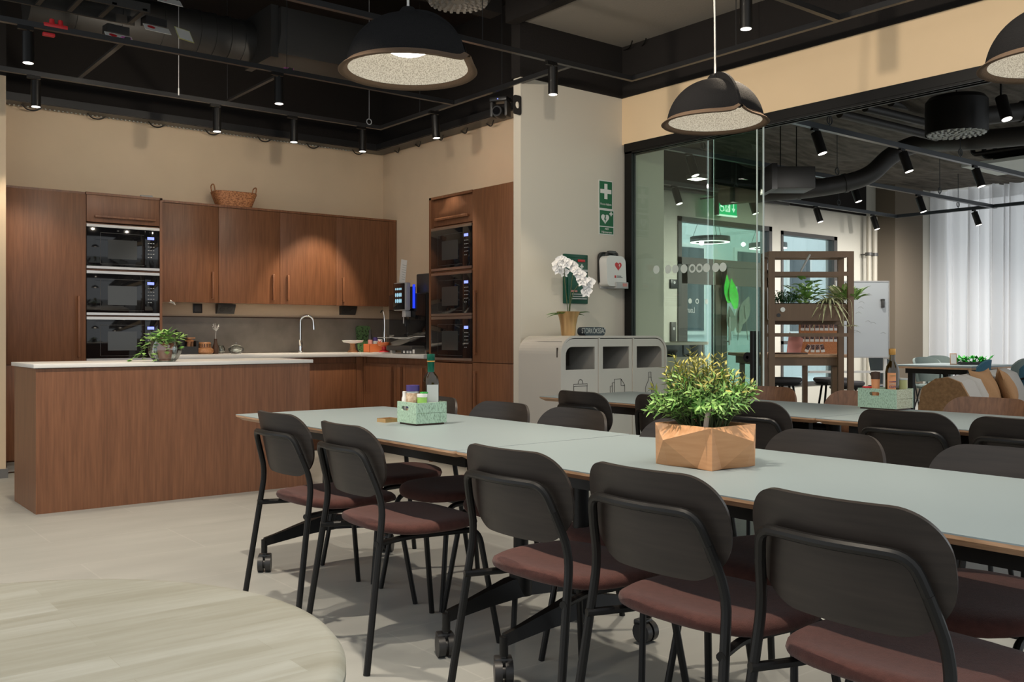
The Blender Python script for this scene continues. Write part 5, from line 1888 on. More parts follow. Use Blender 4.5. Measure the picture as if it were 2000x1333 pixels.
# unseen spotlights of the tracks, then fill lamps added to brighten floor and walls
for x, y, pw, cone, tgt in ((1.30, 3.33, 160, 100, (1.3, 3.33, 0)), (1.30, 5.01, 140, 100, (1.3, 5.01, 0)), (1.30, 1.65, 165, 100, (1.3, 1.65, 0)),
                            (3.15, 3.33, 120, 80, (3.15, 3.33, 0)), (3.20, 1.65, 120, 80, (3.2, 1.65, 0)),
                            (-.05, -.1, 40, 100, (-.05, -.1, 0)), (-.05, 1.65, 35, 100, (-.05, 1.65, 0)), (-.05, 3.33, 40, 100, (-.05, 3.33, 0)), (-.05, 5.01, 50, 110, (-.05, 5.01, 0)),  # weak fill lamps added over the near floor and round table
                            (2.2, 5.01, 65, 85, (2.2, 6.29, .35)),  # fill lamp added to brighten the island front
                            # wash lamps added to brighten the beam, pillar and kitchen walls
                            (3.0, 3.33, 52, 120, (5.6, 3.8, 2.55)), (3.0, 1.65, 50, 120, (5.6, 1.9, 2.55)), (3.0, 5.01, 38, 110, (5.1, 5.578, 2.2)),
                            (2.1, 6.45, 22, 115, (2.1, 8.7, 2.75)), (3.3, 6.45, 22, 115, (3.4, 8.7, 2.75)), (3.9, 6.45, 10, 110, (5.17, 7.2, 2.7))):
    light('track_and_fill_light', 'SPOT', (x, y, 2.79), pw, (1.0, .88, .72), .03, cone, .8, tgt)

# ================================================================== CEILING CLUTTER
t = thing('air_duct', 'fat black round air duct under the ceiling at upper left', 'duct', (2.5, 7.2, 3.45))
G().cyl((1.45, 7.22, 3.42), (3.08, 7.22, 3.42), .165, n=28).out('pipe', M_DUCT, t, True)
for x in (1.75, 2.05, 2.35, 2.62, 2.74, 2.86, 2.97):
    G().cyl((x, 7.22, 3.42), (x + .018, 7.22, 3.42), .172, n=28).out('rib', M_DUCT, t, True)
t = thing('air_duct', 'black box shaped air duct left of the largest pendant', 'duct', (3.7, 7.0, 3.4))
G().prism([(-.30, -.02), (-.24, -.16), (.22, -.16), (.30, -.02), (.30, .18), (-.30, .18)], lambda a, b, d_: (3.12 + 1.33 * d_, 7.05 + a, 3.42 + b), 1).out('box', M_DUCT, t, True)
G().box(3.06, 3.12, 6.80, 7.30, 3.22, 3.62).out('flange', M_DUCT, t, True)
g = G()
for k in range(6):
    y = 6.35 + .12 * k
    z = 3.45 + .03 * (k % 3)
    g.tube(smooth_path([(.2, y + .3, z), (1.0, y + .1, z - .05), (1.5, y, z + .02), (1.75, y - .05, z - .08), (2.0, y - .2, z + .1), (2.3, y - .4, z + .35)], 6), .016, 6)
tag(g.out('cable_bundle', M_DGREY), 'loose black cables under the ceiling at the upper left corner', 'cables')
t = thing('cable_tray', 'dark ladder cable tray at the upper left corner', 'cable tray', (1.2, 6.9, 3.3))
g = G().box(.4, 2.1, 6.62, 6.64, 3.30, 3.36).box(.4, 2.1, 6.96, 6.98, 3.30, 3.36)
for k in range(9):
    g.box(.45 + k * .2, .48 + k * .2, 6.62, 6.98, 3.305, 3.32)
g.out('ladder', M_DUCT, t, True)

wt_ = [(233, 73, .0, 'white tag with red print hanging under the ceiling, lowest of the three'), (307, 57, .0, 'white tag with red print hanging under the round duct'), (330, 2, .0, 'white tag with red print cut by the upper picture edge')]
for u, v, q, lab in wt_:
    p = at(u, v, Y=6.75)
    t = thing('ceiling_tag', lab, 'tag', p, .1, 'printed ceiling tags')
    RX = Matrix.Rotation(-.75, 3, 'X')
    G().cbox((0, 0, 0), (.185, .003, .072), 0, RX).out('card', M_WHITE, t)
    G().prism([(-.04 + .028 * math.cos(2 * PI * k / 14), .008 + .016 * math.sin(2 * PI * k / 14)) for k in range(14)], lambda a, b, d_: RX @ Vector((a, -.0018 - .001 * d_, b)), 1).out('red_print', M_RED, t)
    G().box(-.075, .075, .01, .10, .030, .085).out('holder', M_PLASTB, t)
p = at(360, 68, Y=6.7)
t = thing('ceiling_sign', 'blank white square sign with yellow edge under the ceiling', 'sign', p, .35)
G().cbox((0, 0, 0), (.125, .003, .10), 0, Matrix.Rotation(-.5, 3, 'X')).out('card', M_PAPER, t)
G().tube([Matrix.Rotation(-.5, 3, 'X') @ Vector(q) for q in ((-.063, 0, -.05), (.063, 0, -.05), (.063, 0, .05), (-.063, 0, .05))], .004, 6, True).out('edge_strip', M_TIN, t)
for u, v, lab in ((108, 52, 'small red valve fitting under the ceiling at the upper left'), (95, 68, 'flat red clip on the lighting track at the upper left')):
    p = at(u, v, Y=6.45)
    t = thing('red_fitting', lab, 'fitting', p)
    if v == 52:
        G().box(-.07, .07, -.02, .02, -.012, .012, .004).lathe([(.018, 0), (.014, .03), (0, .035)], 12, (-.02, 0, .012)).lathe([(.018, 0), (.014, .03), (0, .035)], 12, (.03, 0, .012)).out('body', M_RED, t)
    else:
        G().box(-.035, .035, -.015, .015, -.01, .01, .003).out('body', M_RED, t)
p = at(895, 3, Y=5.2)
t = thing('air_diffuser', 'round black ceiling air diffuser above the largest pendant', 'diffuser', p)
G().lathe([(.20, .0), (.22, .02), (.22, .30), (0, .30)], 36, cap=False).out('drum', M_DUCT, t)
g = G()
for r_, n in ((.185, 26), (.145, 20), (.105, 15), (.06, 9)):
    for j in range(n):
        a = 2 * PI * j / n
        g.cbox((r_ * math.cos(a), r_ * math.sin(a), -.004), (.028, .022, .02), .005, Matrix.Rotation(a, 3, 'Z') @ Matrix.Rotation(.5, 3, 'Y'))
g.lathe([(0, -.002), (.2, -.002), (.2, .02), (0, .02)], 30)
g.out('nozzle_plate', M_SLAB, t)

# perforated wire trays along the kitchen walls
def wire_tray(label, x0, x1, y, axis):
    t = thing('wire_tray', label, 'cable tray', (0, 0, 0))
    def bx(g, a0, a1, b0, b1, z0, z1):
        if axis == 'x':
            g.box(a0, a1, b0, b1, z0, z1)
        else:
            g.box(b0, b1, a0, a1, z0, z1)
    s_ = 1
    g = G()
    bx(g, x0, x1, y - .20, y - .188, 2.99, 3.05)
    bx(g, x0, x1, y - .188, y - .055, 2.985, 2.992)
    bx(g, x0, x1, y - .055, y - .012, 2.987, 3.05)
    g.out('tray', M_TRACK, t)
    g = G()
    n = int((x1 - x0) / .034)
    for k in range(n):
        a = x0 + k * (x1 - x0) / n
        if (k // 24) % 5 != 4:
            bx(g, a, a + .013, y - .046, y - .024, 2.979, 2.986)  # pale plates put in for the dots of light in the perforations
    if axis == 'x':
        g.out('light_dots', M_LABEL, t)
    g = G()
    for k in range(5):
        pts = [(x0 + (x1 - x0) * i / 24, y - .16 + .024 * k + .01 * math.sin(i * 1.7 + k * 2), 3.012 + .012 * math.sin(i * 2.3 + k)) for i in range(25)]
        if axis != 'x':
            pts = [(b, a, c_) for a, b, c_ in pts]
        g.tube(smooth_path(pts, 3), .010, 6)
    for k in range(7):
        a = x0 + (x1 - x0) * (.05 + .14 * k)
        pts = [(a, y - .10, 2.99), (a + .05, y - .08, 2.955), (a + .12, y - .05, 2.96), (a + .17, y - .06, 2.99)]
        if axis != 'x':
            pts = [(b, c0, c_) for c0, b, c_ in pts]
        g.tube(smooth_path(pts, 5), .006, 6)
    g.out('cable', M_DUCT, t)


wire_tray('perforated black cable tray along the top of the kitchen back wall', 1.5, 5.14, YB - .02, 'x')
wire_tray('black cable tray along the top of the kitchen side wall', 5.70, 8.50, 5.165, 'y')
# meeting camera on its bracket
p = at(977, 212, X=4.62)
t = thing('ceiling_camera', 'black pan and tilt camera on a bracket left of the pillar', 'camera', p, -PI / 2 + .5)
G().box(-.075, .075, -.05, .06, .05, .085, .008).out('mount_plate', M_PLASTB, t)
G().box(-.075, -.05, -.04, .05, -.07, .05, .008).box(.05, .075, -.04, .05, -.07, .05, .008).out('yoke', M_DGREY, t)
G().tube([(0, .045, -.035), (0, -.02, -.035), (0, -.07, -.035)], [.045, .05, .042], 20).out('head', M_PLASTB, t)
G().cyl((0, -.07, -.035), (0, -.078, -.035), .030, n=20).out('lens', M_GLOSSB, t)
G().box(-.004, .004, -.052, -.05, .062, .070).out('status_light', M_DISP, t)
p = at(1011, 205, Y=5.573)
t = thing('camera_bracket', 'black bracket plate with a round hole beside the camera', 'bracket', p)
g = G()
n = 20
oo = rrect(.075, .145, .015, 4)
ho = [(.020 * math.cos(2 * PI * j / n), -.0 + .026 * math.sin(2 * PI * j / n)) for j in range(n)]
vo = [g.b.verts.new((a, 0, b)) for a, b in oo]
vh = [g.b.verts.new((a, 0, b)) for a, b in ho]
es = [g.b.edges.new((vo[i], vo[(i + 1) % len(vo)])) for i in range(len(vo))] + [g.b.edges.new((vh[i], vh[(i + 1) % len(vh)])) for i in range(len(vh))]
bmesh.ops.triangle_fill(g.b, edges=es, use_beauty=True)
g.solid(.006)
g.out('plate', M_PLASTB, t)
p = at(721, 238, Y=6.6)
t = thing('hanging_ring', 'small metal ring hanging on a thin wire below the largest pendant', 'ring', p)
G().tube([(.022 * math.cos(2 * PI * j / 20), 0, .022 * math.sin(2 * PI * j / 20)) for j in range(20)], .004, 6, True).out('ring', M_LGREY, t)
G().cyl((0, 0, .022), (0, 0, 4.0 - p.z), .0022, n=6).out('wire', M_LGREY, t)
p = at(349, 178, Y=7.0)
t = thing('hanging_wire', 'thin pale wire hanging from the ceiling over the tall cabinet', 'wire', p)
G().cyl((0, 0, 0), (0, 0, 4.0 - p.z), .0022, n=6).cyl((0, 0, -.03), (0, 0, .02), .005, n=8).out('wire', M_LGREY, t)
p = at(1490, 35, Z=3.46)
t = thing('ceiling_tag', 'white tag with red print on the grey slab beside the beam', 'tag', p, -.5, 'printed ceiling tags')
G().box(-.09, .09, -.05, .05, -.004, 0).out('card', M_WHITE, t)
G().lathe([(.022, 0), (0, .001)], 12, (.04, 0, -.006)).out('red_print', M_RED, t)
g = G()
for u, v, L in ((1235, 80, .2), (1262, 75, .25)):
    p = at(u, v, Z=3.46)
    g.tube(smooth_path([p, p + Vector((.03, .06, -.03)), p + Vector((.08, .16, -.02)), p + Vector((.10, .24, 0))], 5), .005, 6)
tag(g.out('slab_wire', M_BLACK), 'two short black wires looped under the grey slab', 'wires')

# ================================================================== LOUNGE CEILING
trk = [('slate lighting track of the lounge nearest the glass partition', (6.2, 5.11, ZK), (14.6, 5.11, ZK)), ('slate lighting track of the lounge, middle of three parallel ones', (6.2, 6.64, ZK), (14.6, 6.64, ZK)),
       ('slate lighting track of the lounge nearest its back wall', (6.3, 8.18, ZK), (14.5, 8.18, ZK)), ('slate lighting track along the lounge curtain', (14.5, 3.0, ZK), (14.5, 8.2, ZK))]
for lab, a, b in trk:
    g = G()
    rail(g, a, b, .05, .05)
    t = thing('lighting_track', lab, 'lighting track', (Vector(a) + Vector(b)) / 2, 0, 'slate tracks over the lounge')
    g.out('rail', M_TRACKB, t, True)
    g = G()
    for k in range(3):
        q = Vector(a).lerp(Vector(b), .2 + .3 * k)
        g.cyl((q.x, q.y, ZK + .04), (q.x, q.y, 3.6), .004, n=6)
        g.tube([(q.x + .04 * math.cos(2 * PI * j / 14), q.y, ZK + .11 + .04 * math.sin(2 * PI * j / 14)) for j in range(14)], .006, 6, True)
    g.out('wire', M_TRACKB, t, True)
LS = [(1593, 5.11, 0), (1763, 5.11, 0), (1905, 5.11, 0), (1347, 6.64, 0), (1518, 6.64, 0), (1667, 6.64, 0), (1794, 6.64, 0), (1318, 8.18, 0), (1467, 8.18, 0), (1594, 8.18, 0), (1705, 8.18, 0), (1903, 0, 14.5)]
LL = ['tilted black spotlight on the nearest lounge track, first right of the ridged pendant', 'tilted black spotlight on the nearest lounge track, below the round air diffuser', 'tilted black spotlight on the nearest lounge track, before the curtain',
      'black spotlight seen through the glass above the exit sign, middle lounge track', 'black spotlight on the middle lounge track beside the glass edge', 'black spotlight on the middle lounge track above the whiteboard', 'black spotlight on the middle lounge track before the pillar edge',
      'black spotlight on the rear lounge track left of the exit sign', 'black spotlight on the rear lounge track right of the exit sign', 'black spotlight on the rear lounge track above the window', 'black spotlight on the rear lounge track before the pipes', 'black spotlight on the lounge track along the curtain']
for (u, Y, X), lab in zip(LS, LL):
    r_ = (u - 1000) / F
    dv = Vector((r_ * S + C, -r_ * C + S, 0))
    q = dv * (Y / dv.y) if Y else dv * (X / dv.x)
    spot_lamp(lab, (q.x, q.y, ZK), 'spotlights over the lounge', 0, (.10, -.30, 0), L=.21, r=.046)
for (x, y, pw) in ((8.2, 5.11, 60), (8.9, 6.64, 140), (11, 6.3, 270), (14.0, 6.6, 120), (8.2, 2.5, 60), (13.2, 6.3, 250)):  # wide fill lamps added to brighten the lounge and its back wall
    light('lounge_fill_light', 'SPOT', (x, y, 2.74), pw, (1.0, .95, .88), .04, 150, .7, (x + .2, y + 1.0, .8))
t = thing('spotlight', 'black adjustable spotlight near the upper right picture edge', 'spotlight', at(1955, 190, X=8.6), 0, 'spotlights over the lounge')
dv = Vector((-.12, -.3, -1)).normalized()
G().cyl((0, 0, 0), dv * .22, .05, n=20).out('housing', M_BLACK, t)
G().cyl(dv * .217, dv * .222, .042, n=20).out('lens', M_LED, t)
G().cyl((0, 0, 0), (0, 0, .30), .01, n=8).out('stem', M_BLACK, t)
# round diffuser with side duct
p = at(1868, 262, X=8.75)
t = thing('air_diffuser', 'round black air diffuser with pale slotted underside in the lounge', 'diffuser', p)
G().lathe([(.272, .0), (.272, .30), (.24, .34), (0, .34)], 40, cap=False).out('drum', M_BLACK, t)
G().lathe([(0, .006), (.262, .006), (.262, .02), (0, .02)], 36).out('base_plate', M_LINE, t)
g = G()
for r_, n in ((.235, 26), (.185, 20), (.135, 15), (.085, 9), (.035, 4)):
    for j in range(n):
        a = 2 * PI * j / n + r_ * 9
        g.cbox((r_ * math.cos(a), r_ * math.sin(a), .0), (.042, .018, .012), .003, Matrix.Rotation(a + .7, 3, 'Z'))
g.out('nozzle_slots', M_LABEL, t)
g = G().cyl((.26 * S, -.26 * C, .17), (.60 * S, -.60 * C, .21), .085, n=24).cyl((.60 * S, -.60 * C, .21), (1.5 * S, -1.5 * C, .26), .10, n=24)
g.out('side_duct', M_DUCT, t)
G().cyl((0, 0, .33), (0, 0, .75), .005, n=6).out('wire', M_BLACK, t)
# big bending duct before the curtain
fw = 11.2
t = thing('air_duct', 'long bending black air duct across the lounge ceiling', 'duct', atf(1600, 350, fw))
P_ = [atf(1410, 385, fw + .6), atf(1480, 378, fw + .3), atf(1560, 372, fw), atf(1650, 358, fw), atf(1700, 340, fw), atf(1740, 305, fw), atf(1790, 282, fw), atf(1880, 276, fw - .6), atf(2040, 262, fw - 1.2)]
G().tube(smooth_path(P_, 6), .105, 18).out('pipe', M_DUCT, t, True, ang=60)
g = G()
for i in (1, 2, 3):
    d_ = (P_[i + 1] - P_[i - 1]).normalized()
    g.cyl(P_[i] - d_ * .02, P_[i] + d_ * .02, .115, n=18)
g.out('collar', M_DUCT, t, True)

t = thing('duct_box', 'black silencer box at the left end of the lounge duct', 'duct', atf(1540, 352, 10.6))
G().cbox((0, 0, 0), (.48, .40, .24), .01, Matrix.Rotation(A - PI / 2, 3, 'Z')).out('box', M_DUCT, t)
g = G()
for a in (-.15, .15):
    g.cyl((a, 0, .1), (a, 0, .62), .006, n=6)
g.out('hanger', M_BLACK, t)
G().cbox((-.2, .12, .0), (.06, .5, .28), .0, Matrix.Rotation(A - PI / 2, 3, 'Z')).out('flange', M_BLACK, t)
for k, (ua, va, ub, vb, fw_, lab) in enumerate(((1640, 222, 1830, 268, 9.6, 'upper grey pipe under the lounge ceiling'), (1690, 210, 1850, 250, 9.8, 'middle grey pipe under the lounge ceiling'), (1740, 200, 1850, 226, 10.0, 'short grey pipe under the lounge ceiling beside the round diffuser'))):
    a, b = atf(ua, va, fw_), atf(ub, vb, fw_ + .8)
    t = thing('ceiling_pipe', lab, 'pipe', (a + b) / 2, 0, 'grey lounge pipes')
    G().cyl(a, b, .045, n=14).out('pipe', M_DUCT, t, True)
g = G()
for u0, v0, u1, v1 in ((1290, 372, 1540, 402), (1290, 366, 1545, 396)):
    a, b = at(u0, v0 - 6, Y=8.5), at(u1, v1 - 4, Y=8.5)
    g.tube([a, b], .03, 8)
tag(g.out('cable_run', M_DUCT), 'dark cable run along the top of the lounge back wall', 'cables')
# slim linear fittings
p = at(1362, 350, Y=7.6)
t = thing('downlight', 'flat square downlight behind the glass partition', 'lamp', p)
G().box(-.10, .10, -.10, .10, 0, .05).out('frame', M_DGREY, t)
G().box(-.085, .085, -.085, .085, -.004, 0).out('diffuser', M_LED, t)
p = at(1960, 320, X=12.5)
t = thing('ceiling_cassette', 'black pipe rack with a pale tray under the lounge ceiling at the right edge', 'air unit', p)
G().box(-.5, .5, -.8, .3, -.06, -.02).out('pale_tray', M_LABEL, t)
g = G()
for x in (-.4, -.1, .2):
    g.tube(fillet([(x, -.8, .10), (x, .2, .10), (x, .2, .3)], .05), .03, 8)
g.out('pipe', M_BLACK, t)

# ================================================================== LOUNGE
# pipes by the pillar
for u, lab in ((1697, 'left beige heating pipe rising beside the lounge pillar'), (1708, 'right beige heating pipe rising beside the lounge pillar')):
    p = at(u, 600, Y=8.55)
    t = thing('wall_pipe', lab, 'pipe', (p.x, 8.55, 0), 0, 'beige wall pipes')
    G().cyl((0, 0, 0), (0, 0, 3.05), .045 if u > 1700 else .035, n=16).out('pipe', M_PIPE, t)
    g = G()
    for z in (1.55, 2.4):
        g.cyl((0, 0, z), (0, 0, z + .05), .06, n=16).box(-.01, .01, 0, .14, z + .015, z + .035)
    g.out('clamp', M_DGREY, t)
# sheer curtain in front of the tall glazing
t = thing('curtain', 'white sheer full height curtain before the lounge glazing', 'curtain', (16.2, 6, 0))
random.seed(3)
ph = [random.uniform(.6, 1.5) for _ in range(64)]


PLEATS = []
yy = 8.5
while yy > 2.6:
    PLEATS.append((yy, random.uniform(.08, .22)))
    yy -= random.uniform(.11, .34)


def drape(u, v):
    y = 8.62 - u * 6.2
    s_ = u * 62
    k = int(s_) % 64
    w_ = (.075 * math.sin(s_ * PI * .62 + .6 * math.sin(s_ * .37)) + .05 * math.sin(s_ * PI * .24 + 2)) * ph[k // 4] + .03 * math.sin(s_ * 3.3 + 1)
    for y0, dp in PLEATS:
        e = (y - y0) / .028
        if abs(e) < 3:
            w_ -= dp * math.exp(-e * e)
    return (16.2 + w_ * (1 - .15 * v), y + .04 * math.sin(s_ * PI * .31) * (1 - v) * .5, .02 + 3.60 * v)


G().grid(drape, 1100, 6).out('drape', M_CURT, t, True, ang=80)
G().box(16.05, 16.35, 2.4, 8.66, 3.60, 3.66).out('curtain_rail', M_WHITE, t, True)
g = G()
for y in (8.66, 2.0):
    g.box(16.75, 16.83, y - .035, y + .035, 0, 3.72)
for z in (0, 3.66):
    g.box(16.75, 16.83, 2.0, 8.7, z, z + .06)
struct(g.out('window_3', M_DGREY))
struct(G().box(15.67, 16.05, YB - .30, YB, 0, 3.72).out('trim_10', M_WALL2))

# framed plant shelf joined by a high table
fs = 8.3
base = atf(1585, 655, fs)
t = thing('shelf_frame', 'tan metal shelf frame divider with a planter trough in the lounge', 'shelf', (base.x, base.y, 0), A - PI / 2)


def lx(u, f_=fs):
    return (u - 1585) / F * f_


def lxd(u, y):
    """sideways place in the shelf's own frame of something seen at u, y behind the frame"""
    return (u - 1000) / F * (fs + y) - (1585 - 1000) / F * fs


def lz(v, f_=fs):
    return H - (v - HY) / F * f_


PX = lx(1668)
PN = lx(1502)
for y in (0, .25):
    for x in (PN, PX - .052):
        G().box(x, x + .052, y, y + .03, 0, lz(491)).out('post', W_FRAME, t)
    G().box(PN + .052, PX - .052, y, y + .03, lz(503), lz(491)).out('rail', W_FRAME, t)
    G().box(PN + .052, PX - .052, y, y + .03, lz(539), lz(531)).out('rail', W_FRAME, t)
    G().box(PN + .052, PX - .052, y, y + .03, lz(658), lz(651)).out('rail', W_FRAME, t)
for x in (PN, PX - .052):
    G().box(x, x + .052, .03, .25, lz(500), lz(491)).out('side_rail', W_FRAME, t)
g = G().box(PN + .054, PX - .054, .02, .24, lz(627), lz(594)).out('planter_trough', W_FRAME, t)
G().cyl((PN + .09, .017, lz(616)), (PN + .09, .02, lz(616)), .017, n=18).out('black_magnet', M_PLASTB, g)
G().cyl((PN + .125, .014, lz(605)), (PN + .125, .02, lz(605)), .021, n=18).out('white_magnet', M_WHITE, g)
G().box(PN + .06, PX - .06, .03, .23, lz(594) - .0, lz(592)).out('soil', M_SOIL, g)
G().box(PN + .052, PX - .052, .25, .28, lz(634), lz(624)).out('rail', W_FRAME, t)
G().tube([(lx(1582), -.002, lz(497)), (lx(1566), .03, lz(530))], .009, 8).out('brace_rod', M_LGREY, t)
troot = Vector((base.x, base.y, 0))
M0 = Matrix.Translation(troot) @ Matrix.Rotation(A - PI / 2, 4, 'Z')


def tuft(label, u, kind, seed):
    rn = random.Random(seed)
    p = M0 @ Vector((lxd(u, .13), .13, lz(592)))
    t = thing('potted_plant', label, 'plant', p, A - PI / 2, 'plants in the shelf trough')
    g = G()
    if kind == 'bush':
        for k in range(60):
            a, r_ = rn.uniform(0, 6.28), rn.uniform(0, .10)
            b = Vector((r_ * math.cos(a), r_ * math.sin(a) * .8, 0))
            d_ = Vector((math.cos(a) * .5, math.sin(a) * .5, 1)).normalized()
            L = rn.uniform(.05, .12)
            g.tube([b, b + d_ * L], .0015, 4)
            for j in range(7):
                g.leaf(b + d_ * L * (j + 1) / 7, (rn.uniform(-1, 1), rn.uniform(-1, 1), .6), (0, 0, 1), .028, .012, .2, 2)
        m = M_LEAFD
    elif kind == 'broad':
        for k in range(75):
            a, r_ = rn.uniform(0, 6.28), rn.uniform(0, .13)
            p_ = Vector((r_ * math.cos(a), r_ * math.sin(a) * .7, rn.uniform(-.01, .24) * (1.15 - r_ * 4)))
            g.leaf(p_, (math.cos(a), math.sin(a), rn.uniform(.1, 1.0)), (0, 0, 1), rn.uniform(.07, .12), .05, .35, 4)
        for k in range(8):
            a = 6.28 * k / 8
            g.tube([(0, 0, 0), (.06 * math.cos(a), .06 * math.sin(a), .16)], .003, 5)
        m = M_LEAF if seed % 2 else M_LEAF2
    elif kind == 'spider':
        for k in range(70):
            a = rn.uniform(0, 6.28)
            up = rn.uniform(.15, 1.0)
            L = rn.uniform(.19, .32)
            d_ = Vector((math.cos(a), math.sin(a), up * 1.4)).normalized()
            g.leaf((0, 0, 0), d_, (0, 0, 1), L, .022, rn.uniform(.5, 1.15), 6)
        for q in (.02, .10):
            P_ = smooth_path([(q, -.05, .05), (q + .02, -.21, .02), (q + .03, -.23, -.10), (q + .03, -.235, -.20)], 5)
            g.tube(P_, .0018, 4)
            for k in range(14):
                a = rn.uniform(0, 6.28)
                g.leaf(P_[-1], (math.cos(a), math.sin(a), .5), (0, 0, 1), .07, .008, .6, 3)
        m = M_LEAFS
    else:
        for k in range(34):
            a = rn.uniform(0, 6.28)
            d_ = Vector((math.cos(a) * .8, math.sin(a) * .6, rn.uniform(.5, 1.6))).normalized()
            b = Vector((rn.uniform(-.05, .05), rn.uniform(-.05, .05), 0))
            g.leaf(b + d_ * .05, d_, (0, 0, 1), rn.uniform(.15, .26), .05, .40, 5)
        m = M_LEAFS if kind == 'pale' else M_LEAF2
    g.out('foliage', m, t, ang=80, normals=False)


tuft('low dark fine-leaved plant at the left end of the shelf trough', 1530, 'bush', 1)
tuft('tall dark glossy broad-leaved plant left of centre in the shelf trough', 1573, 'broad', 2)
tuft('arching pale spider plant spilling over the shelf trough front', 1618, 'spider', 3)
tuft('pale variegated leafy plant at the right end of the shelf trough', 1646, 'pale', 4)
tuft('bright green low leaves at the right post of the shelf trough', 1658, 'bright', 6)
# high table passing through the frame
t = thing('high_table', 'oak topped high table standing in the tan shelf frame', 'table', (base.x, base.y, 0), A - PI / 2)
G().box(-.425, .435, .30, 1.35, lz(702, 8.0), lz(702, 8.0) + .028, .004).out('tabletop', W_EDGE, t)
zt = lz(702, 8.0)
g = G().box(-.36, .36, .315, .34, zt - .075, zt - .001).box(-.36, .36, 1.26, 1.29, zt - .075, zt - .001).box(-.36, -.33, .34, 1.26, zt - .075, zt - .001).box(.33, .36, .34, 1.26, zt - .075, zt - .001)
g.out('apron', W_FRAME, t)
for x in (-.33, .30):
    for y in (.345, 1.21):
        G().box(x, x + .045, y, y + .045, 0, zt - .001).out('leg', W_FRAME, t)
ztop = zt + .0285
# pin board
c0 = M0 @ Vector((lxd(1602, .62), .62, ztop))
t = thing('pin_board', 'orange cork board with rows of photo strips on the high table', 'board', c0, A - PI / 2 - .04)
hb = .315
G().box(-.19, .19, .0, .02, 0, hb).out('board', W_CORK, t)
G().box(-.195, .195, -.004, .024, 0, .012).box(-.195, .195, -.004, .024, hb - .01, hb).box(-.195, -.183, -.004, .024, 0, hb).box(.183, .195, -.004, .024, 0, hb).out('frame', W_CORK, t)
rn = random.Random(2)
for row, (z, n) in enumerate(((.235, 8), (.130, 8), (.03, 4))):
    for k in range(n):
        x = -.165 + k * .0445 + (.05 if row == 2 else 0)
        an = rn.uniform(-.06, .06) if row < 2 else rn.uniform(-.5, .5)
        s_ = G().cbox((x, -.0018, z + .02), (.036, .0012, .075), 0, Matrix.Rotation(an, 3, 'Y')).out('photo_strip', M_PAPER, t)
        G().cbox((x, -.0030, z + .031), (.032, .0012, .048), 0, Matrix.Rotation(an, 3, 'Y')).out('photo', M_PHOTO, s_)
c0 = M0 @ Vector((lxd(1553, .60), .60, ztop))
t = thing('pink_paper', 'creased pink paper leaning left of the pin board', 'paper', c0, A - PI / 2)
G().grid(lambda u, v: (-.06 + .12 * u + .03 * v * 0 + .04 * (v - .5), .02 * math.sin(3 * u + 2 * v) + .03 * v, .012 + .19 * v - .06 * u), 8, 8).solid(.002).out('sheet', M_PINK, t)
t = thing('folder', 'thin dark flat folder lying on the high table', 'folder', M0 @ Vector((lxd(1545, .42), .42, ztop)), A - PI / 2)
G().box(-.13, .13, -.08, .08, .0005, .012, .003).out('folder', M_BROWN, t)


def stool(label, u, fw_, v):
    p = atf(u, 700, fw_)
    z = H - (v - HY) / F * fw_
    t = thing('bar_stool', label, 'stool', (p.x, p.y, 0), A - PI / 2, 'bar stools at the high table')
    G().lathe([(0, z - .045), (.14, z - .05), (.165, z - .03), (.168, z - .012), (.155, z), (.08, z + .002), (0, z - .004)], 28).out('seat', M_STOOL, t)
    G().lathe([(0, z - .075), (.15, z - .072), (.158, z - .055), (.14, z - .05), (0, z - .05)], 28).out('seat_shell', M_PLASTB, t)
    for a in range(4):
        q = PI / 4 + a * PI / 2
        G().cyl((.09 * math.cos(q), .09 * math.sin(q), z - .07), (.19 * math.cos(q), .19 * math.sin(q), 0), .011, n=10).out('leg', M_BLACK, t)
    G().tube([(.148 * math.cos(2 * PI * j / 4 + PI / 4), .148 * math.sin(2 * PI * j / 4 + PI / 4), .28) for j in range(4)], .008, 6, True).out('foot_ring', M_BLACK, t)


stool('grey bar stool behind the left post of the shelf frame', 1532, 9.1, 738)
stool('grey bar stool at the middle of the shelf frame', 1622, 9.5, 738)
stool('grey bar stool behind the right post of the shelf frame', 1653, 9.0, 745)

# whiteboard on castors
fw_ = 9.9
p = atf(1683, 700, fw_)
t = thing('whiteboard', 'mobile whiteboard with pen holder behind the shelf frame', 'whiteboard', (p.x, p.y, 0), A - PI / 2 + .05)
zb, zt2 = H - (697 - HY) / F * fw_, H - (551 - HY) / F * fw_
G().box(-.27, .285, 0, .018, zb, zt2).out('board', M_WBOARD, t)
g = G().box(-.275, .29, -.006, .022, zt2, zt2 + .012).box(-.275, .29, -.006, .022, zb - .012, zb).box(-.280, -.27, -.006, .022, zb - .012, zt2 + .012).box(.285, .293, -.006, .022, zb - .012, zt2 + .012)
g.out('frame', M_LGREY, t)
for x in (-.24, .25):
    G().box(x, x + .03, .022, .05, .05, zb + .3).box(x, x + .03, -.25, .3, .05, .08).out('leg', M_WHITE, t)
zz = H - (727 - HY) / F * fw_
G().box(-.55, .30, .02, .05, zz - .012, zz + .012).out('cross_bar', M_WHITE, t)
G().lathe([(.02, 0), (.022, .02), (0, .024)], 14, (.22, -.012, zt2 - .20)).box(.205, .235, -.03, 0, zt2 - .27, zt2 - .19, .006).out('eraser', M_DGREY, t)
rn = random.Random(8)
g = G()
for k in range(9):
    x, z = rn.uniform(-.1, .2), rn.uniform(zb + .15, zt2 - .2)
    g.tube(smooth_path([(x, -.0012, z), (x + .03, -.0012, z + .015), (x + .06, -.0012, z - .004)], 4), .0012, 4)
g.out('faint_marks', M_LABEL, t)

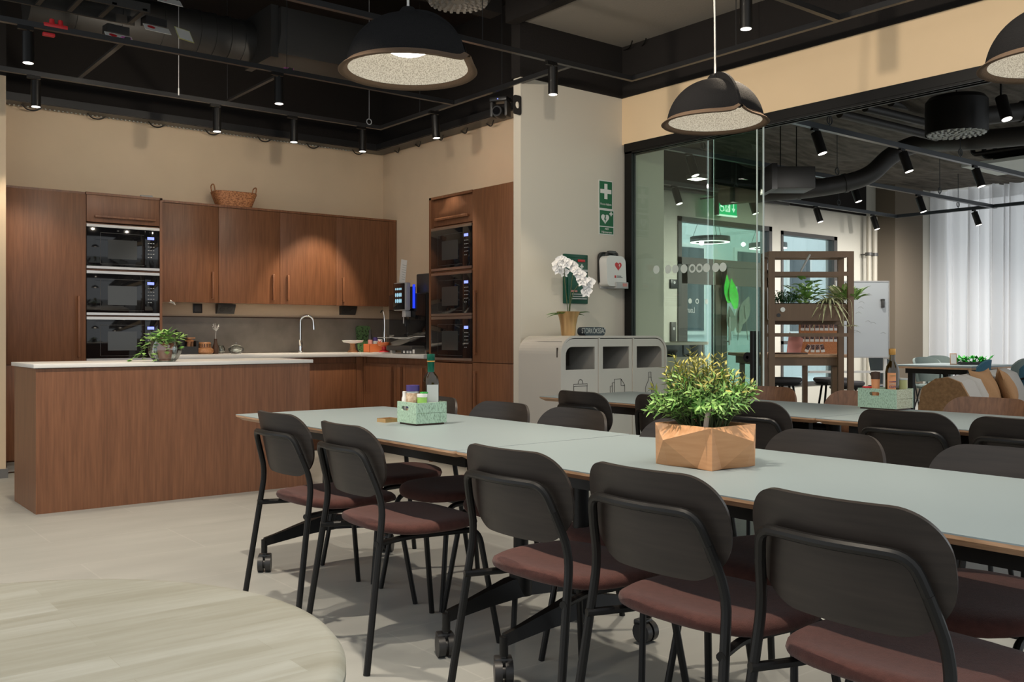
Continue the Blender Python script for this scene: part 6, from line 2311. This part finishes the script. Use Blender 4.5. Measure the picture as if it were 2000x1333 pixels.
# curtain side table with chairs
a1, b1 = at(1757, 712, Z=.74), at(1885, 717, Z=.74)
b1.x = (a1.x + b1.x) / 2
a1.x = b1.x
t = thing('meeting_table', 'pale topped meeting table before the sheer curtain', 'table', (a1.x + .45, (a1.y + b1.y) / 2, 0))
x0, x1, ya, yb = a1.x, a1.x + 1.15, b1.y, a1.y
G().box(x0, x1, ya, yb, .722, .74).out('tabletop', M_TOP, t, True)
G().box(x0 + .002, x1 - .002, ya + .002, yb - .002, .700, .7215).out('edge_band', W_EDGE, t, True)
G().box(x0 + .1, x1 - .1, ya + .1, yb - .1, .64, .6995).out('under_frame', M_BLACK, t, True)
for x in (x0 + .12, x1 - .18):
    for y in (ya + .12, yb - .18):
        G().box(x, x + .06, y, y + .06, 0, .64).out('leg', M_BLACK, t, True)


def shell_chair(label, u, fw_, vtop, yaw, m, k_=.74):
    p = atf(u, 700, fw_)
    t = thing('armchair', label, 'chair', (p.x, p.y, 0), yaw, 'upholstered chairs at the meeting table')
    zt_ = H - (vtop - HY) / F * fw_
    def sh(uu, vv):
        a = (uu - .5) * PI * 1.05
        w_ = .24 * (1 - .18 * (1 - vv))
        return (w_ * math.sin(a), -.22 * math.cos(a) * .9 - .02 - .05 * vv, .50 + (zt_ - .50) * vv * (1 - .28 * abs(2 * uu - 1) ** 3))
    G().grid(sh, 21, 9).solid(.035).out('backrest', m, t, ang=70)
    G().box(-.225, .225, -.20, .23, .42, .475, .03, 3).out('seat', m, t)
    for s_ in (-1, 1):
        G().tube(fillet([(s_ * .24, .26, 0), (s_ * .25, .05, .42), (s_ * .265, -.06, .62), (s_ * .20, -.20, .64)], .06), .011, 8).out('arm_leg', M_BLACK, t)
        G().tube([(s_ * .21, -.25, 0), (s_ * .2, .1, .42)], .011, 8).out('rear_leg', M_BLACK, t)
    for ch in t.children:
        ch.data.transform(Matrix.Diagonal((k_, k_, 1, 1)))


shell_chair('grey green armchair at the left end of the meeting table, beside the pillar', 1730, 11.6, 698, -PI / 2 - .2, M_TEALG)
shell_chair('grey green armchair on the far side of the meeting table, left one', 1815, 11.9, 699, PI / 2 + .9, M_TEAL)
shell_chair('grey green armchair on the far side of the meeting table, partly behind another', 1838, 12.6, 696, PI / 2 + .8, M_TEAL)
shell_chair('petrol blue armchair at the near side of the meeting table', 1900, 10.4, 703, .44, M_TEALB, .70)
shell_chair('grey green armchair right of the blue one at the meeting table', 1968, 10.7, 701, .4, M_TEAL)
shell_chair('dark blue armchair cut by the right picture edge', 2008, 10.2, 705, -.3, M_TEALB)
p = at(1862, 711, Z=.7405)
p = atf(1862, 700, 11.2)
t = thing('menu_stand', 'small wooden menu stand on the meeting table', 'stand', (p.x, p.y, .7405), A - PI / 2 - .3)
G().cbox((0, 0, .067), (.075, .012, .135), .002, Matrix.Rotation(-.22, 3, 'X')).out('board', W_EDGE, t)
G().cbox((0, -.008, .067), (.058, .003, .115), 0, Matrix.Rotation(-.22, 3, 'X')).out('menu_sheet', M_PAPER, t)
G().tube([(0, .02, .12), (.03, .08, 0)], .006, 6).out('prop_leg', W_EDGE, t)
p = atf(1897, 700, 11.25)
t = thing('table_plant', 'vivid green leafy plant along the meeting table', 'plant', (p.x, p.y, .7405), A - PI / 2)
G().box(-.15, .15, -.045, .045, 0, .03, .004).out('trough', M_PLASTB, t)
g = G()
rn = random.Random(4)
for k in range(90):
    x = rn.uniform(-.17, .17)
    a = rn.uniform(0, 6.28)
    ivy_leaf(g, Vector((x, rn.uniform(-.04, .04), .03 + rn.uniform(0, .055))), (math.cos(a), math.sin(a), rn.uniform(-.2, 1)), rn.uniform(.04, .06))
for k in range(14):
    ivy_leaf(g, Vector((.19 + .004 * k, 0, .05 + .004 * k)), (1, rn.uniform(-1, 1), .6), .035)
g.out('foliage', M_NEON, t, ang=80, normals=False)

# sofa, channelled back, facing away to the right
pn = atf(1838, 745, 7.7)
t = thing('sofa', 'tan boucle sofa with channelled pale back cushions', 'sofa', (pn.x, pn.y, 0), 0)
sx, sy = pn.x, pn.y


def chan(k, n, x0, x1, yb_):
    """one padded channel of the back, bulging along its top"""
    def fn(u, v):
        a = u * PI
        w_ = x0 + (x1 - x0) * (.5 - .5 * math.cos(v * PI))
        bul = math.sin(v * PI) ** .5 if 0 < v < 1 else 0
        prof = [(.02, .10), (.0, .40), (.02, .62), (.10, .735), (.20, .755), (.30, .71), (.36, .58), (.38, .43), (.39, .32)]
        q = u * 8
        i = min(7, int(q))
        f_ = q - i
        y_ = prof[i][0] * (1 - f_) + prof[i + 1][0] * f_
        z_ = prof[i][1] * (1 - f_) + prof[i + 1][1] * f_
        return (w_, yb_ - y_ + (.03 * (1 - bul) if y_ > .15 else -.03 * (1 - bul)), z_ - .045 * (1 - bul) * (z_ > .5))
    return G().grid(fn, 25, 9)


nch = 5
wch = .54
for k in range(nch):
    x0 = sx + .02 + k * wch
    chan(k, nch, x0, x0 + wch, sy + .14).out('back_cushion', M_SOFA2, t, True, ang=60)
G().prism([(.16, .06), (.17, .50), (.14, .66), (.04, .735), (-.05, .75), (-.15, .71), (-.21, .60), (-.24, .42), (-.80, .40), (-.82, .06)], lambda a, b, d_: (sx - .03 + .05 * d_, sy + a, b), 1).out('side_panel', M_SOFA, t, True, ang=60)
G().box(sx + .02, sx + .02 + nch * wch, sy + .11, sy + .16, .06, .62, .01).out('rear_panel', M_SOFA, t, True)
G().box(sx + .02, sx + .02 + nch * wch, sy - .82, sy - .20, .16, .42, .05, 3).out('seat_cushion', M_SOFA, t, True)
G().box(sx + .04, sx + nch * wch, sy - .78, sy + .10, .0, .15).out('base', M_BROWN, t, True)
t.rotation_euler.z = .26


def cushion(label, p, yaw, lean):
    t = thing('cushion', label, 'cushion', p, yaw, 'camel cushions on the sofa')
    def fn(s_):
        def f(u, v):
            a, b = 2 * u - 1, 2 * v - 1
            pinch = 1 - .10 * (1 - abs(a) ** 2) * 0 - .13 * (abs(b) ** 4) * (1 - abs(a) ** 2) * 0
            px = a * (.22 - .03 * (1 - b * b) ** 1)
            pz = b * (.20 - .03 * (1 - a * a) ** 1)
            th = .075 * ((1 - a ** 2) * (1 - b ** 2)) ** .55
            return (px, s_ * th + .012 * math.sin(7 * a + 4 * b) * th * 8, pz + .20)
        return f
    g = G().grid(fn(1), 15, 15).grid(fn(-1), 15, 15)
    bmesh.ops.remove_doubles(g.b, verts=g.b.verts, dist=.0005)
    g.move(Matrix.Rotation(lean, 4, 'X'))
    g.out('cover', M_PILLOW, t, ang=80)


p = atf(1942, 700, 8.25)
cushion('camel cushion leaning on the sofa, left of two', (p.x, p.y, .42), .05, -.35)
p = atf(1983, 700, 8.45)
cushion('camel cushion leaning on the sofa, right of two by the picture edge', (p.x, p.y, .42), .45, -.35)

# curved reception counter behind the glass
p = at(1345, 668, Y=7.3)
t = thing('reception_counter', 'curved cream counter with dark band behind the glass partition', 'counter', (7.62, 7.0, 0))
def arc(r_, z0, z1, a0, a1, c_):
    g = G()
    n = 26
    ro = [(c_[0] + r_ * math.cos(a0 + (a1 - a0) * j / n), c_[1] + r_ * math.sin(a0 + (a1 - a0) * j / n)) for j in range(n + 1)]
    ri = [(c_[0] + (r_ - .06) * math.cos(a0 + (a1 - a0) * j / n), c_[1] + (r_ - .06) * math.sin(a0 + (a1 - a0) * j / n)) for j in range(n + 1)]
    return g.prism(ro + list(reversed(ri)), lambda a, b, d_: (a, b, z0 + (z1 - z0) * d_), 1)
cc = (7.62, 7.68)
arc(1.0, 0, .86, PI, 2.02 * PI, cc).out('body', M_DESK, t, True)
arc(.99, .861, .985, PI, 2.02 * PI, cc).out('dark_band', M_GLOSSB, t, True)
arc(1.03, .986, 1.015, PI, 2.02 * PI, cc).out('worktop', M_DESK, t, True)
# dried arrangement and leaf print by the door
q = at(1437, 590, Y=8.60)
t = thing('leaf_decal', 'large green leaf print on the right leaf of the glass door', 'decal', q)
g = G()
g.m = 0
g.leaf((-.15, 0, -.02), (-.12, 0, 1), (0, -1, 0), .40, .17, 0, 8).leaf((.0, -.004, -.1), (-.25, 0, 1), (0, -1, 0), .44, .20, 0, 8)
g.m = 1
g.leaf((.12, -.006, -.30), (.45, 0, 1), (0, -1, 0), .42, .24, 0, 8).leaf((-.08, -.006, -.42), (-.2, 0, 1), (0, -1, 0), .36, .20, 0, 8).leaf((.06, -.002, -.44), (.05, 0, 1), (0, -1, 0), .42, .20, 0, 8)
for a, b in (((-.1, -.55), (-.14, -.1)), ((.05, -.55), (.1, -.1)), ((.28, -.55), (.2, -.05))):
    g.tube([(a[0], .004, a[1]), (b[0], .004, b[1])], .006, 5)
g.out('leaf_print', [M_NEON, M_TEAL], t, ang=80)
q = at(1350, 580, Y=8.62)

# ================================================================== LIGHT
front_fill = bpy.data.lights.new('facade_fill_light', 'AREA')        # lamp added to brighten the facade in place of daylight
front_fill.shape = 'RECTANGLE'
front_fill.size, front_fill.size_y, front_fill.energy, front_fill.color = 12, 5, 900, (.92, .98, 1.0)
so = bpy.data.objects.new('facade_fill_light', front_fill)
COL.objects.link(so)
so.location = (15, 10.5, 8.5)
so.rotation_euler = (Vector((15, 15.2, 2)) - so.location).to_track_quat('-Z', 'Y').to_euler()
wd = bpy.data.worlds.new('daylight')
SC.world = wd
wd.use_nodes = True
bg = wd.node_tree.nodes['Background']
wn = wd.node_tree
tc = wn.nodes.new('ShaderNodeTexCoord')
dt = wn.nodes.new('ShaderNodeVectorMath')
dt.operation = 'DOT_PRODUCT'
dt.inputs[1].default_value = (-.62, -.78, .1)          # world strength set by direction, weaker behind the camera
wn.links.new(tc.outputs['Generated'], dt.inputs[0])
mr = wn.nodes.new('ShaderNodeMapRange')
mr.inputs['From Min'].default_value = -.3
mr.inputs['From Max'].default_value = .8
mr.inputs['To Min'].default_value = 1.25
mr.inputs['To Max'].default_value = 0.75
wn.links.new(dt.outputs['Value'], mr.inputs['Value'])
wn.links.new(mr.outputs[0], bg.inputs[1])
bg.inputs[0].default_value = (.92, .97, 1.0, 1)
